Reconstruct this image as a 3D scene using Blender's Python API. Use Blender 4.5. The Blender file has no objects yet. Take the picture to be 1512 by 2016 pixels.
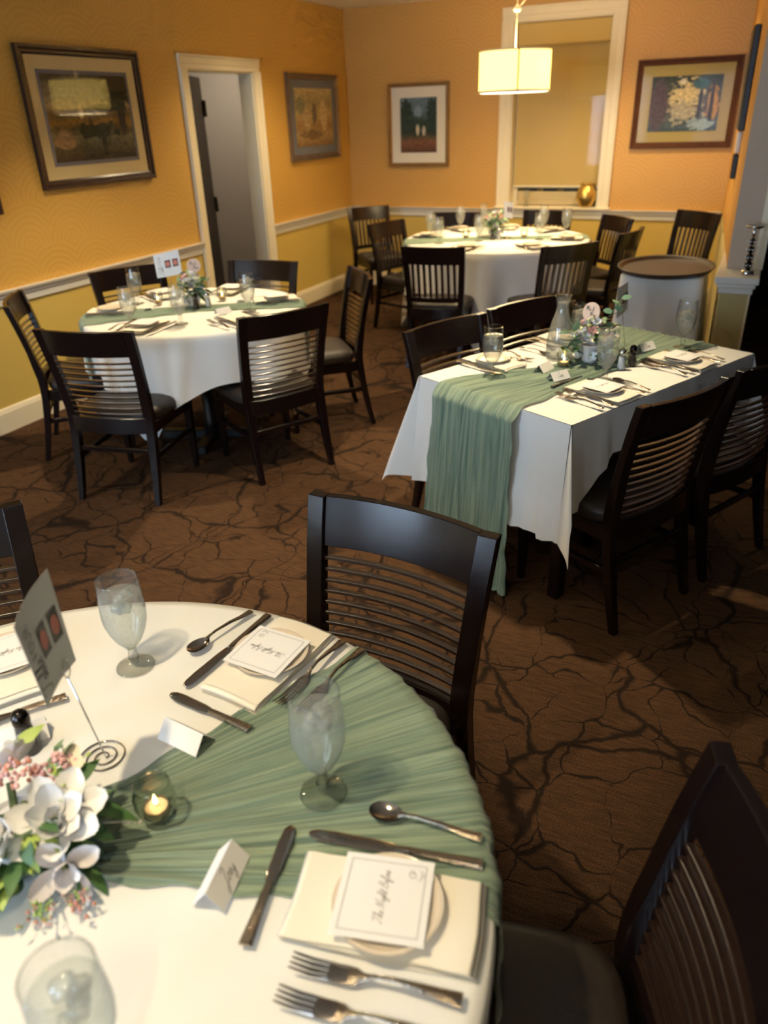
import bpy, bmesh, math, random
from mathutils import Matrix, Vector
R_ = random.Random(7)
PI = math.pi
sc = bpy.context.scene
COL = sc.collection

# ------------------------------------------------------------------ camera
cam = bpy.data.cameras.new('camera'); camo = bpy.data.objects.new('camera', cam); COL.objects.link(camo)
cam.sensor_fit = 'HORIZONTAL'; cam.sensor_width = 36.0; cam.lens = 1490.0 / 1512.0 * 36.0
cam.clip_start = 0.05; cam.clip_end = 100
right = (0.90725751, 0.41944356, -0.03083698); down = (0.17006416, -0.43293097, -0.88523949); fwd = (-0.38465829, 0.79789591, -0.46411219)
camo.matrix_world = Matrix(((right[0], -down[0], -fwd[0], 0), (right[1], -down[1], -fwd[1], 0), (right[2], -down[2], -fwd[2], 1.7), (0, 0, 0, 1)))
cam.dof.use_dof = True; cam.dof.focus_distance = 1.95; cam.dof.aperture_fstop = 3.6
sc.camera = camo

# ------------------------------------------------------------------ world, lights, exposure
sc.view_settings.view_transform = 'Standard'; sc.view_settings.look = 'None'
sc.view_settings.gamma = 1.0; sc.view_settings.use_curve_mapping = False
sc.view_settings.exposure = 0.0
sc.cycles.use_denoising = True
sc.cycles.max_bounces = 5; sc.cycles.diffuse_bounces = 3; sc.cycles.glossy_bounces = 2; sc.cycles.transparent_max_bounces = 10; sc.cycles.adaptive_threshold = 0.07; sc.cycles.adaptive_min_samples = 14; sc.cycles.use_light_tree = False
sc.cycles.caustics_reflective = False; sc.cycles.caustics_refractive = False
sc.cycles.sample_clamp_indirect = 6.0
world = bpy.data.worlds.new('world'); sc.world = world; world.use_nodes = True
world.node_tree.nodes['Background'].inputs[0].default_value = (0.62, 0.78, 1.0, 1)
world.node_tree.nodes['Background'].inputs[1].default_value = 0.9

def light(name, kind, loc, energy, color, size=0.1, size_y=None, target=None, angle=None, blend=0.5):
    d = bpy.data.lights.new(name, kind); d.energy = energy; d.color = color
    if kind == 'AREA':
        d.shape = 'RECTANGLE' if size_y else 'DISK'; d.size = size
        if size_y: d.size_y = size_y
    else:
        d.shadow_soft_size = size
    if kind == 'SPOT':
        d.spot_size = math.radians(angle); d.spot_blend = blend
    o = bpy.data.objects.new(name, d); COL.objects.link(o); o.location = loc
    t = Vector(target) if target else Vector((loc[0], loc[1], loc[2] - 1))
    o.rotation_euler = (t - Vector(loc)).to_track_quat('-Z', 'Y').to_euler()
    return o
WARM = (1.0, 0.80, 0.50); DAY = (0.56, 0.75, 1.0)
CEIL = 2.64
# daylight coming in through the two windows behind the camera
light('daylight_window_corner', 'AREA', (-3.15, -2.93, 1.35), 150, DAY, 1.2, 1.8, (-2.0, 3.0, 0.7))
light('daylight_window_side', 'AREA', (-0.9, -2.93, 1.35), 80, DAY, 1.3, 1.8, (-0.9, 3.0, 0.7))
# warm recessed ceiling lights, some of them added as fill
SPOTS = [('over_front_table', (-1.0, 0.12), 122, 100), ('over_left_table', (-2.75, 3.75), 180, 110),
         ('over_long_table', (-1.02, 2.95), 205, 80), ('fill_by_door', (-3.2, 5.9), 80, 130), ('rear', (-0.9, 6.9), 78, 130),  # door, rear, left and middle spots are fill added to brighten the walls
         ('fill_left_front', (-3.2, 1.6), 70, 130), ('middle', (-1.9, 5.0), 12, 130), ('behind_viewer', (0.14, -0.82), 46, 75), ('fill_next_room', (2.9, 5.6), 9, 130)]  # the neighbouring room's spot is weak fill added to make it visible
for n, (x, y), e, a in SPOTS:
    light('recessed_' + n, 'SPOT', (x, y, CEIL - 0.03), e, WARM, 0.045, None, (-0.8, 0.5, 0.76) if n == 'behind_viewer' else None, a, 0.7)
# light of the pendant over the rear table
PX, PY = -1.88, 6.45
light('pendant_down', 'AREA', (PX, PY, 1.80), 28, (1.0, 0.76, 0.40), 0.46)
light('pendant_up', 'AREA', (PX, PY, 2.12), 15, (1.0, 0.76, 0.40), 0.42, None, (PX, PY, 3))
light('corridor_fill', 'AREA', (-4.9, 6.4, 2.5), 13, (1.0, 0.88, 0.74), 0.5)  # unseen fill light added to brighten the corridor

# ------------------------------------------------------------------ materials
def s2l(c):
    return tuple((v / 255 / 12.92) if v / 255 <= 0.04045 else ((v / 255 + 0.055) / 1.055) ** 2.4 for v in c)
MATS = {}
def nodes(name):
    m = bpy.data.materials.new(name); m.use_nodes = True; MATS[name] = m
    nt = m.node_tree; b = nt.nodes['Principled BSDF']
    return m, nt, b
def N(nt, typ, **kw):
    n = nt.nodes.new(typ)
    for k, v in kw.items():
        if k.startswith('i_'):
            n.inputs[int(k[2:]) if k[2:].isdigit() else k[2:]].default_value = v
        else: setattr(n, k, v)
    return n
def LK(nt, a, b): nt.links.new(a, b)
def setc(sock, c): sock.default_value = (c[0], c[1], c[2], 1)
def simple(name, rgb, rough=0.5, metal=0.0, var=0.12, scale=14.0, bump=0.0, bscale=60.0, coat=0.0, stretch=None, spec=None, coords='Object', sheen=0.0):
    """procedural: noise-varied colour with optional noise bump"""
    m, nt, b = nodes(name); c = s2l(rgb)
    tc = N(nt, 'ShaderNodeTexCoord'); mp = N(nt, 'ShaderNodeMapping')
    LK(nt, tc.outputs[coords], mp.inputs[0])
    if stretch: mp.inputs['Scale'].default_value = stretch
    nz = N(nt, 'ShaderNodeTexNoise'); nz.inputs['Scale'].default_value = scale; nz.inputs['Detail'].default_value = 3
    LK(nt, mp.outputs[0], nz.inputs['Vector'])
    mx = N(nt, 'ShaderNodeMix', data_type='RGBA')
    setc(mx.inputs[6], tuple(v * (1 - var) for v in c)); setc(mx.inputs[7], tuple(min(1, v * (1 + var)) for v in c))
    LK(nt, nz.outputs[0], mx.inputs[0]); LK(nt, mx.outputs[2], b.inputs['Base Color'])
    b.inputs['Roughness'].default_value = rough; b.inputs['Metallic'].default_value = metal
    if coat: b.inputs['Coat Weight'].default_value = coat; b.inputs['Coat Roughness'].default_value = 0.18
    if spec is not None: b.inputs['Specular IOR Level'].default_value = spec
    if sheen: b.inputs['Sheen Weight'].default_value = sheen
    if bump:
        n2 = N(nt, 'ShaderNodeTexNoise'); n2.inputs['Scale'].default_value = bscale; n2.inputs['Detail'].default_value = 2
        LK(nt, mp.outputs[0], n2.inputs['Vector'])
        bp = N(nt, 'ShaderNodeBump'); bp.inputs['Strength'].default_value = bump; bp.inputs['Distance'].default_value = 0.002
        LK(nt, n2.outputs[0], bp.inputs['Height']); LK(nt, bp.outputs[0], b.inputs['Normal'])
    return m

simple('wood_dark', (21, 12, 11), 0.22, var=0.35, scale=9, stretch=(2, 2, 18), bump=0.03, bscale=40, spec=0.45)
simple('wood_slat_lit', (44, 30, 23), 0.2, var=0.25, scale=9, stretch=(3, 18, 18), coat=1.0, spec=0.9)  # chair wood lightened so the slats look lit from above
simple('leather', (50, 42, 36), 0.42, var=0.15, bump=0.25, bscale=220)
simple('cloth_white', (236, 234, 228), 0.85, var=0.02, bump=0.15, bscale=900, sheen=0.1)
simple('napkin_cream', (240, 232, 214), 0.8, var=0.03, bump=0.2, bscale=700, sheen=0.1)
simple('trim_cream', (236, 222, 190), 0.4, var=0.03)
simple('trim_white', (226, 222, 212), 0.4, var=0.03)
simple('paint_grey', (186, 178, 164), 0.7, var=0.03)
simple('paint_taupe', (190, 168, 144), 0.6, var=0.05)
simple('paint_olive', (196, 178, 120), 0.6, var=0.05)
simple('ceiling_white', (238, 228, 212), 0.8, var=0.02)
simple('dark_room_shade', (48, 34, 26), 0.7, var=0.2)  # dark colour stands in for the gloom of the neighbouring room
simple('door_dark', (26, 19, 17), 0.45, var=0.2)
simple('black_frame', (18, 17, 17), 0.4, var=0.2)
simple('steel', (158, 148, 138), 0.13, metal=1.0, var=0.03)
simple('steel_hammered', (164, 150, 132), 0.16, metal=1.0, var=0.05, bump=0.9, bscale=260)
simple('chrome', (210, 210, 210), 0.08, metal=1.0, var=0.02)
simple('dark_chrome', (58, 54, 52), 0.12, metal=1.0, var=0.1)
simple('plate_cream', (226, 212, 192), 0.25, var=0.03, coat=0.3)
simple('card_white', (240, 238, 236), 0.7, var=0.01)
simple('ink', (78, 76, 78), 0.8, var=0.1)
simple('ink_black', (24, 22, 24), 0.8, var=0.1)
simple('photo_grey', (86, 84, 82), 0.5, var=0.3, scale=90)
simple('photo_face', (205, 120, 105), 0.5, var=0.2, scale=120)
simple('photo_brown', (96, 72, 66), 0.5, var=0.4, scale=90)
simple('gold', (214, 178, 96), 0.32, metal=0.8, var=0.1, bump=0.6, bscale=70)
simple('tray_brown', (70, 49, 30), 0.45, var=0.08)
simple('tray_rim', (48, 33, 22), 0.4, var=0.08)
simple('petal_white', (250, 249, 248), 0.6, var=0.03, scale=60)
simple('petal_grey', (228, 222, 220), 0.6, var=0.08, scale=60)
simple('petal_pink', (236, 190, 186), 0.6, var=0.1, scale=60)
simple('leaf_green', (74, 112, 62), 0.5, var=0.3, scale=40)
simple('leaf_sage', (120, 146, 112), 0.55, var=0.2, scale=40)
simple('leaf_lime', (168, 190, 96), 0.5, var=0.2, scale=40)
simple('leaf_teal', (86, 122, 104), 0.5, var=0.2, scale=40)
simple('berry_pink', (206, 160, 158), 0.4, var=0.3, scale=90)
simple('berry_red', (204, 138, 112), 0.4, var=0.3, scale=90)
simple('berry_lime', (206, 214, 150), 0.4, var=0.15, scale=90)
simple('pearl', (240, 228, 214), 0.2, var=0.03)
simple('stem_green', (88, 104, 62), 0.6, var=0.2)
simple('wood_disc', (196, 176, 168), 0.7, var=0.08, scale=30)
simple('salt', (238, 238, 238), 0.8, var=0.03)
simple('pepper', (70, 62, 56), 0.8, var=0.5, scale=400)
simple('wax', (250, 226, 186), 0.5, var=0.03)
simple('tin', (190, 160, 130), 0.3, metal=1.0, var=0.05)
simple('vase_silver', (226, 224, 226), 0.3, metal=0.1, var=0.1)
simple('mat_cream', (226, 204, 152), 0.8, var=0.02)
simple('mat_ivory', (240, 230, 208), 0.8, var=0.02)
simple('mat_olive', (164, 148, 92), 0.8, var=0.03)
simple('mat_blue', (120, 122, 132), 0.8, var=0.05)
simple('frame_mahogany', (46, 25, 22), 0.3, var=0.3, stretch=(8, 8, 8), coat=0.3)
simple('frame_walnut', (84, 48, 24), 0.55, var=0.3, spec=0.2)
simple('frame_gilt', (150, 112, 60), 0.35, metal=0.5, var=0.2)
simple('frame_silver', (128, 110, 92), 0.35, metal=0.6, var=0.2)
simple('blind_slat', (216, 196, 150), 0.6, var=0.05)
simple('plastic_white', (225, 222, 216), 0.4, var=0.02)

def emit(name, rgb, strength, base=None):
    m, nt, b = nodes(name); c = s2l(rgb)
    setc(b.inputs['Base Color'], s2l(base) if base else c); setc(b.inputs['Emission Color'], c)
    tc = N(nt, 'ShaderNodeTexCoord'); nz = N(nt, 'ShaderNodeTexNoise'); nz.inputs['Scale'].default_value = 180
    LK(nt, tc.outputs['Object'], nz.inputs['Vector'])
    ml = N(nt, 'ShaderNodeMath', operation='MULTIPLY_ADD'); ml.inputs[1].default_value = strength * 0.15; ml.inputs[2].default_value = strength * 0.92
    LK(nt, nz.outputs[0], ml.inputs[0]); LK(nt, ml.outputs[0], b.inputs['Emission Strength'])
    return m
emit('lamp_shade', (255, 218, 112), 3.6)
emit('lamp_diffuser', (255, 244, 220), 3.0)
emit('flame', (255, 214, 140), 14.0)
emit('can_light', (255, 220, 160), 6.0)

def glass(name, tint=(0.97, 0.98, 0.97), rough=0.03, edge=(0.55, 0.58, 0.56), refl=1.0, haze=0.0):
    """thin wall glass: tinted transparency plus Fresnel reflection"""
    m, nt, b = nodes(name); nt.nodes.remove(b); out = nt.nodes['Material Output']
    lw = N(nt, 'ShaderNodeLayerWeight'); lw.inputs['Blend'].default_value = 0.25
    nz = N(nt, 'ShaderNodeTexNoise'); nz.inputs['Scale'].default_value = 35
    tr = N(nt, 'ShaderNodeBsdfTransparent'); mx = N(nt, 'ShaderNodeMix', data_type='RGBA')
    setc(mx.inputs[6], tint); setc(mx.inputs[7], edge); LK(nt, lw.outputs['Facing'], mx.inputs[0]); LK(nt, mx.outputs[2], tr.inputs[0])
    gl = N(nt, 'ShaderNodeBsdfGlossy'); gl.inputs['Roughness'].default_value = rough
    l2 = N(nt, 'ShaderNodeLayerWeight'); l2.inputs['Blend'].default_value = 0.5
    pw = N(nt, 'ShaderNodeMath', operation='POWER'); pw.inputs[1].default_value = 5; LK(nt, l2.outputs['Facing'], pw.inputs[0])
    mu = N(nt, 'ShaderNodeMath', operation='MULTIPLY_ADD'); mu.inputs[1].default_value = 0.9 * refl; mu.inputs[2].default_value = 0.042 * refl; mu.use_clamp = True
    LK(nt, pw.outputs[0], mu.inputs[0])
    ms = N(nt, 'ShaderNodeMixShader'); LK(nt, mu.outputs[0], ms.inputs[0]); LK(nt, tr.outputs[0], ms.inputs[1]); LK(nt, gl.outputs[0], ms.inputs[2])
    last = ms
    if haze:
        df = N(nt, 'ShaderNodeBsdfTranslucent'); setc(df.inputs[0], (0.98, 0.99, 0.97))
        d2 = N(nt, 'ShaderNodeBsdfDiffuse'); setc(d2.inputs[0], (0.95, 0.96, 0.95))
        a = N(nt, 'ShaderNodeMixShader'); a.inputs[0].default_value = 0.5; LK(nt, df.outputs[0], a.inputs[1]); LK(nt, d2.outputs[0], a.inputs[2])
        h = N(nt, 'ShaderNodeMath', operation='MULTIPLY'); h.inputs[1].default_value = haze * 2; LK(nt, nz.outputs[0], h.inputs[0])
        m2 = N(nt, 'ShaderNodeMixShader'); LK(nt, h.outputs[0], m2.inputs[0]); LK(nt, ms.outputs[0], m2.inputs[1]); LK(nt, a.outputs[0], m2.inputs[2]); last = m2
    LK(nt, last.outputs[0], out.inputs[0])
    return m
glass('glass_clear', edge=(0.36, 0.38, 0.36), refl=1.5)
glass('glass_frosted', edge=(0.62, 0.65, 0.62), haze=0.09)
glass('glass_votive', tint=(0.93, 0.95, 0.90), edge=(0.42, 0.46, 0.38), refl=3.2)
glass('glass_pane', tint=(0.97, 0.97, 0.97), edge=(0.9, 0.9, 0.9), refl=1.0)
glass('glass_matte', tint=(0.98, 0.98, 0.98), edge=(0.9, 0.9, 0.9), refl=0.16, rough=0.05)
glass('glass_window', tint=(0.98, 0.98, 0.98), edge=(0.9, 0.9, 0.9), refl=0.14, rough=0.02)
glass('water_icy', tint=(0.96, 0.97, 0.95), edge=(0.85, 0.87, 0.85), haze=0.15)
glass('ice', tint=(0.92, 0.94, 0.93), edge=(0.5, 0.52, 0.5), rough=0.08, refl=2.0, haze=0.20)
glass('sky_pane', tint=(0.98, 0.98, 0.98), edge=(0.9, 0.9, 0.9))

def carpet():
    m, nt, b = nodes('carpet')
    tc = N(nt, 'ShaderNodeTexCoord')
    d = N(nt, 'ShaderNodeTexNoise'); d.inputs['Scale'].default_value = 2.3; d.inputs['Detail'].default_value = 4
    LK(nt, tc.outputs['Object'], d.inputs['Vector'])
    vm = N(nt, 'ShaderNodeVectorMath', operation='MULTIPLY_ADD'); vm.inputs[1].default_value = (0.42, 0.42, 0); LK(nt, d.outputs['Color'], vm.inputs[0]); LK(nt, tc.outputs['Object'], vm.inputs[2])
    masks = []
    for s, w0, w1 in ((2.5, 0.008, 0.045), (5.2, 0.003, 0.045)):
        v = N(nt, 'ShaderNodeTexVoronoi', feature='DISTANCE_TO_EDGE'); v.inputs['Scale'].default_value = s; LK(nt, vm.outputs[0], v.inputs['Vector'])
        n2 = N(nt, 'ShaderNodeTexNoise'); n2.inputs['Scale'].default_value = s * 1.4; LK(nt, tc.outputs['Object'], n2.inputs['Vector'])
        mr = N(nt, 'ShaderNodeMapRange'); mr.inputs[1].default_value = 0.38; mr.inputs[2].default_value = 0.68; mr.inputs[3].default_value = w0; mr.inputs[4].default_value = w1
        LK(nt, n2.outputs[0], mr.inputs[0])
        dv = N(nt, 'ShaderNodeMath', operation='DIVIDE'); LK(nt, v.outputs['Distance'], dv.inputs[0]); LK(nt, mr.outputs[0], dv.inputs[1])
        st = N(nt, 'ShaderNodeMapRange', interpolation_type='SMOOTHSTEP'); st.inputs[1].default_value = 0.2; st.inputs[2].default_value = 1.15; LK(nt, dv.outputs[0], st.inputs[0])
        masks.append(st.outputs[0])
    mm = N(nt, 'ShaderNodeMath', operation='MULTIPLY'); LK(nt, masks[0], mm.inputs[0]); LK(nt, masks[1], mm.inputs[1])
    mp = N(nt, 'ShaderNodeMapping'); mp.inputs['Scale'].default_value = (14, 110, 1); mp.inputs['Rotation'].default_value = (0, 0, 0.12); LK(nt, tc.outputs['Object'], mp.inputs[0])
    st = N(nt, 'ShaderNodeTexNoise'); st.inputs['Scale'].default_value = 1.0; st.inputs['Detail'].default_value = 5; LK(nt, mp.outputs[0], st.inputs['Vector'])
    fine = N(nt, 'ShaderNodeTexNoise'); fine.inputs['Scale'].default_value = 300; LK(nt, tc.outputs['Object'], fine.inputs['Vector'])
    c1 = N(nt, 'ShaderNodeMix', data_type='RGBA'); setc(c1.inputs[6], s2l((58, 41, 29))); setc(c1.inputs[7], s2l((102, 73, 49)))
    r1 = N(nt, 'ShaderNodeMapRange'); r1.inputs[1].default_value = 0.12; r1.inputs[2].default_value = 0.88; LK(nt, st.outputs[0], r1.inputs[0]); LK(nt, r1.outputs[0], c1.inputs[0])
    c2 = N(nt, 'ShaderNodeMix', data_type='RGBA'); setc(c2.inputs[6], s2l((43, 31, 24))); LK(nt, mm.outputs[0], c2.inputs[0]); LK(nt, c1.outputs[2], c2.inputs[7])
    c3 = N(nt, 'ShaderNodeMix', data_type='RGBA', blend_type='MULTIPLY'); c3.inputs[0].default_value = 0.75
    rr = N(nt, 'ShaderNodeMapRange'); rr.inputs[1].default_value = 0.3; rr.inputs[2].default_value = 0.7; rr.inputs[3].default_value = 0.2; rr.inputs[4].default_value = 1.5; rr.clamp = False; LK(nt, fine.outputs[0], rr.inputs[0])
    LK(nt, c2.outputs[2], c3.inputs[6]); LK(nt, rr.outputs[0], c3.inputs[7]); LK(nt, c3.outputs[2], b.inputs['Base Color'])
    b.inputs['Roughness'].default_value = 0.95; b.inputs['Specular IOR Level'].default_value = 0.1
    bp = N(nt, 'ShaderNodeBump'); bp.inputs['Strength'].default_value = 0.5; bp.inputs['Distance'].default_value = 0.003; LK(nt, fine.outputs[0], bp.inputs['Height']); LK(nt, bp.outputs[0], b.inputs['Normal'])
carpet()

def wallpaper(name, base, alt, plane):
    """gold damask paper: fans of concentric arcs repeated over the wall"""
    m, nt, b = nodes(name)
    tc = N(nt, 'ShaderNodeTexCoord'); sp = N(nt, 'ShaderNodeSeparateXYZ'); LK(nt, tc.outputs['Object'], sp.inputs[0])
    u = sp.outputs[plane]; w = sp.outputs[2]
    def math_(op, a, b_=None, c_=None):
        n = N(nt, 'ShaderNodeMath', operation=op)
        for i, q in enumerate((a, b_, c_)):
            if q is None: continue
            if hasattr(q, 'links'): LK(nt, q, n.inputs[i])
            else: n.inputs[i].default_value = q
        return n.outputs[0]
    row = math_('FLOOR', math_('DIVIDE', w, 0.26))
    us = math_('ADD', math_('DIVIDE', u, 0.34), math_('MULTIPLY', row, 0.5))
    fu = math_('SUBTRACT', math_('FRACT', us), 0.5); fw = math_('FRACT', math_('DIVIDE', w, 0.26))
    dist = math_('SQRT', math_('ADD', math_('MULTIPLY', fu, fu), math_('MULTIPLY', math_('MULTIPLY', fw, fw), 0.55)))
    nz = N(nt, 'ShaderNodeTexNoise'); nz.inputs['Scale'].default_value = 9; LK(nt, tc.outputs['Object'], nz.inputs['Vector'])
    ring = math_('SINE', math_('ADD', math_('MULTIPLY', dist, 62), math_('MULTIPLY', nz.outputs[0], 5)))
    k = math_('MULTIPLY_ADD', ring, 0.5, 0.5)
    n2 = N(nt, 'ShaderNodeTexNoise'); n2.inputs['Scale'].default_value = 2.2; LK(nt, tc.outputs['Object'], n2.inputs['Vector'])
    k2 = math_('MULTIPLY', k, n2.outputs[0])
    mx = N(nt, 'ShaderNodeMix', data_type='RGBA'); setc(mx.inputs[6], s2l(base)); setc(mx.inputs[7], s2l(alt)); LK(nt, k2, mx.inputs[0]); LK(nt, mx.outputs[2], b.inputs['Base Color'])
    b.inputs['Roughness'].default_value = 0.5
    bp = N(nt, 'ShaderNodeBump'); bp.inputs['Strength'].default_value = 0.12; bp.inputs['Distance'].default_value = 0.002; LK(nt, k, bp.inputs['Height']); LK(nt, bp.outputs[0], b.inputs['Normal'])
wallpaper('paper_left', (208, 162, 78), (194, 148, 68), 1)
wallpaper('paper_back', (210, 160, 80), (196, 146, 70), 0)
simple('paint_dado', (208, 178, 92), 0.55, var=0.04, scale=5)
simple('paint_orange', (214, 156, 74), 0.55, var=0.05, scale=5)
simple('shade_cloth', (206, 176, 108), 0.8, var=0.03, scale=300)

def runner_mat():
    m, nt, b = nodes('runner_gauze')
    tc = N(nt, 'ShaderNodeTexCoord'); uv = tc.outputs['UV']
    mp = N(nt, 'ShaderNodeMapping'); mp.inputs['Scale'].default_value = (44, 4.5, 1); LK(nt, uv, mp.inputs[0])
    nz = N(nt, 'ShaderNodeTexNoise'); nz.inputs['Scale'].default_value = 1; nz.inputs['Detail'].default_value = 5; nz.inputs['Distortion'].default_value = 1.3; LK(nt, mp.outputs[0], nz.inputs['Vector'])
    r = N(nt, 'ShaderNodeMapRange'); r.inputs[1].default_value = 0.3; r.inputs[2].default_value = 0.68; LK(nt, nz.outputs[0], r.inputs[0])
    mx = N(nt, 'ShaderNodeMix', data_type='RGBA'); setc(mx.inputs[6], s2l((90, 117, 104))); setc(mx.inputs[7], s2l((156, 174, 146))); LK(nt, r.outputs[0], mx.inputs[0])
    LK(nt, mx.outputs[2], b.inputs['Base Color']); b.inputs['Roughness'].default_value = 0.85; b.inputs['Sheen Weight'].default_value = 0.2
    bp = N(nt, 'ShaderNodeBump'); bp.inputs['Strength'].default_value = 1.0; bp.inputs['Distance'].default_value = 0.008; LK(nt, nz.outputs[0], bp.inputs['Height']); LK(nt, bp.outputs[0], b.inputs['Normal'])
    tr = N(nt, 'ShaderNodeBsdfTransparent'); ms = N(nt, 'ShaderNodeMixShader'); ms.inputs[0].default_value = 0.07
    LK(nt, b.outputs[0], ms.inputs[1]); LK(nt, tr.outputs[0], ms.inputs[2]); LK(nt, ms.outputs[0], nt.nodes['Material Output'].inputs[0])
runner_mat()

def art(name, bands, blobs, nscale=4.0, dist=0.25):
    """generic painted landscape: noisy horizontal bands with soft blobs; UV space 0..1"""
    m, nt, b = nodes(name)
    tc = N(nt, 'ShaderNodeTexCoord'); sp = N(nt, 'ShaderNodeSeparateXYZ'); LK(nt, tc.outputs['UV'], sp.inputs[0])
    nz = N(nt, 'ShaderNodeTexNoise'); nz.inputs['Scale'].default_value = nscale; nz.inputs['Detail'].default_value = 6; nz.inputs['Roughness'].default_value = 0.65
    LK(nt, tc.outputs['UV'], nz.inputs['Vector'])
    ad = N(nt, 'ShaderNodeMath', operation='MULTIPLY_ADD'); ad.inputs[1].default_value = dist; LK(nt, nz.outputs[0], ad.inputs[0]); LK(nt, sp.outputs[1], ad.inputs[2])
    sb = N(nt, 'ShaderNodeMath', operation='SUBTRACT'); sb.inputs[1].default_value = dist * 0.5; LK(nt, ad.outputs[0], sb.inputs[0])
    cr = N(nt, 'ShaderNodeValToRGB'); e = cr.color_ramp.elements
    while len(e) < len(bands): e.new(0.5)
    for i, (p, c) in enumerate(bands): e[i].position = p; e[i].color = (*s2l(c), 1)
    LK(nt, sb.outputs[0], cr.inputs[0]); last = cr.outputs[0]
    n3 = N(nt, 'ShaderNodeTexNoise'); n3.inputs['Scale'].default_value = nscale * 3; n3.inputs['Detail'].default_value = 4; LK(nt, tc.outputs['UV'], n3.inputs['Vector'])
    for (x, y, rx, ry, c, f) in blobs:
        mp = N(nt, 'ShaderNodeMapping'); mp.inputs['Location'].default_value = (-x / rx, -y / ry, 0); mp.inputs['Scale'].default_value = (1 / rx, 1 / ry, 0); LK(nt, tc.outputs['UV'], mp.inputs[0])
        ln = N(nt, 'ShaderNodeVectorMath', operation='LENGTH'); LK(nt, mp.outputs[0], ln.inputs[0])
        a2 = N(nt, 'ShaderNodeMath', operation='MULTIPLY_ADD'); a2.inputs[1].default_value = f; LK(nt, n3.outputs[0], a2.inputs[0]); LK(nt, ln.outputs['Value'], a2.inputs[2])
        mr = N(nt, 'ShaderNodeMapRange', interpolation_type='SMOOTHSTEP'); mr.inputs[1].default_value = 0.75 + f * 0.5; mr.inputs[2].default_value = 1.15 + f * 0.5; mr.inputs[3].default_value = 1; mr.inputs[4].default_value = 0; LK(nt, a2.outputs[0], mr.inputs[0])
        mx = N(nt, 'ShaderNodeMix', data_type='RGBA'); LK(nt, mr.outputs[0], mx.inputs[0]); LK(nt, last, mx.inputs[6]); setc(mx.inputs[7], s2l(c)); last = mx.outputs[2]
    n4 = N(nt, 'ShaderNodeTexNoise'); n4.inputs['Scale'].default_value = nscale * 5; n4.inputs['Detail'].default_value = 5; n4.inputs['Roughness'].default_value = 0.7; LK(nt, tc.outputs['UV'], n4.inputs['Vector'])
    m4 = N(nt, 'ShaderNodeMapRange'); m4.inputs[1].default_value = 0.3; m4.inputs[2].default_value = 0.7; m4.inputs[3].default_value = 0.35; m4.inputs[4].default_value = 1.35; LK(nt, n4.outputs[0], m4.inputs[0])
    mul = N(nt, 'ShaderNodeMix', data_type='RGBA', blend_type='MULTIPLY'); mul.inputs[0].default_value = 0.9; LK(nt, last, mul.inputs[6]); LK(nt, m4.outputs[0], mul.inputs[7]); last = mul.outputs[2]
    LK(nt, last, b.inputs['Base Color']); b.inputs['Roughness'].default_value = 0.7
art('art_meadow', [(0, (62, 54, 34)), (0.15, (96, 88, 58)), (0.28, (132, 122, 84)), (0.36, (86, 82, 44)), (0.45, (166, 122, 44)), (0.54, (112, 96, 50)), (0.62, (196, 168, 112)), (0.8, (148, 138, 104)), (1, (92, 86, 60))],
    [(0.12, 0.85, 0.2, 0.3, (58, 52, 34), 2.6), (0.12, 0.5, 0.05, 0.25, (62, 52, 34), 0.8), (0.45, 0.36, 0.25, 0.09, (60, 60, 34), 2.6), (0.4, 0.2, 0.03, 0.2, (64, 56, 36), 0.6), (0.62, 0.58, 0.03, 0.1, (226, 196, 140), 0.3), (0.5, 0.57, 0.06, 0.08, (120, 104, 78), 0.4), (0.85, 0.25, 0.12, 0.12, (176, 140, 96), 1.2), (0.3, 0.62, 0.2, 0.05, (66, 66, 40), 1.2)])
art('art_ruins', [(0, (150, 116, 72)), (0.2, (192, 158, 106)), (0.35, (170, 130, 78)), (0.55, (206, 176, 120)), (0.75, (176, 158, 110)), (1, (214, 190, 140))],
    [(0.25, 0.55, 0.1, 0.28, (218, 190, 140), 0.6), (0.5, 0.55, 0.07, 0.2, (128, 110, 88), 0.9), (0.7, 0.5, 0.12, 0.25, (200, 172, 124), 0.8), (0.6, 0.2, 0.3, 0.08, (140, 110, 74), 1.2), (0.85, 0.7, 0.12, 0.15, (150, 146, 110), 1.0)])
art('art_garden', [(0, (104, 66, 44)), (0.2, (142, 92, 62)), (0.28, (98, 84, 56)), (0.36, (52, 64, 50)), (0.6, (60, 78, 62)), (0.75, (104, 124, 130)), (1, (116, 136, 150))],
    [(0.12, 0.75, 0.15, 0.3, (48, 66, 54), 2.4), (0.85, 0.72, 0.2, 0.3, (54, 70, 52), 2.4), (0.35, 0.4, 0.05, 0.09, (210, 196, 176), 0.5), (0.52, 0.42, 0.05, 0.1, (222, 206, 172), 0.5), (0.5, 0.75, 0.12, 0.1, (140, 158, 176), 0.8)])
art('art_glade', [(0, (62, 84, 100)), (0.2, (78, 92, 102)), (0.4, (88, 84, 92)), (0.7, (74, 84, 84)), (1, (46, 62, 66))],
    [(0.48, 0.6, 0.24, 0.30, (216, 198, 150), 3.2), (0.5, 0.35, 0.22, 0.2, (176, 170, 150), 3.4), (0.1, 0.5, 0.08, 0.3, (196, 150, 84), 2.6), (0.12, 0.4, 0.03, 0.5, (56, 56, 66), 0.5), (0.28, 0.45, 0.03, 0.4, (60, 62, 80), 0.5), (0.88, 0.5, 0.14, 0.5, (84, 74, 90), 0.8), (0.25, 0.12, 0.2, 0.1, (150, 174, 182), 3.0), (0.55, 0.9, 0.05, 0.05, (226, 222, 200), 0.5), (0.3, 0.85, 0.12, 0.1, (60, 104, 120), 1.0)])

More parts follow.
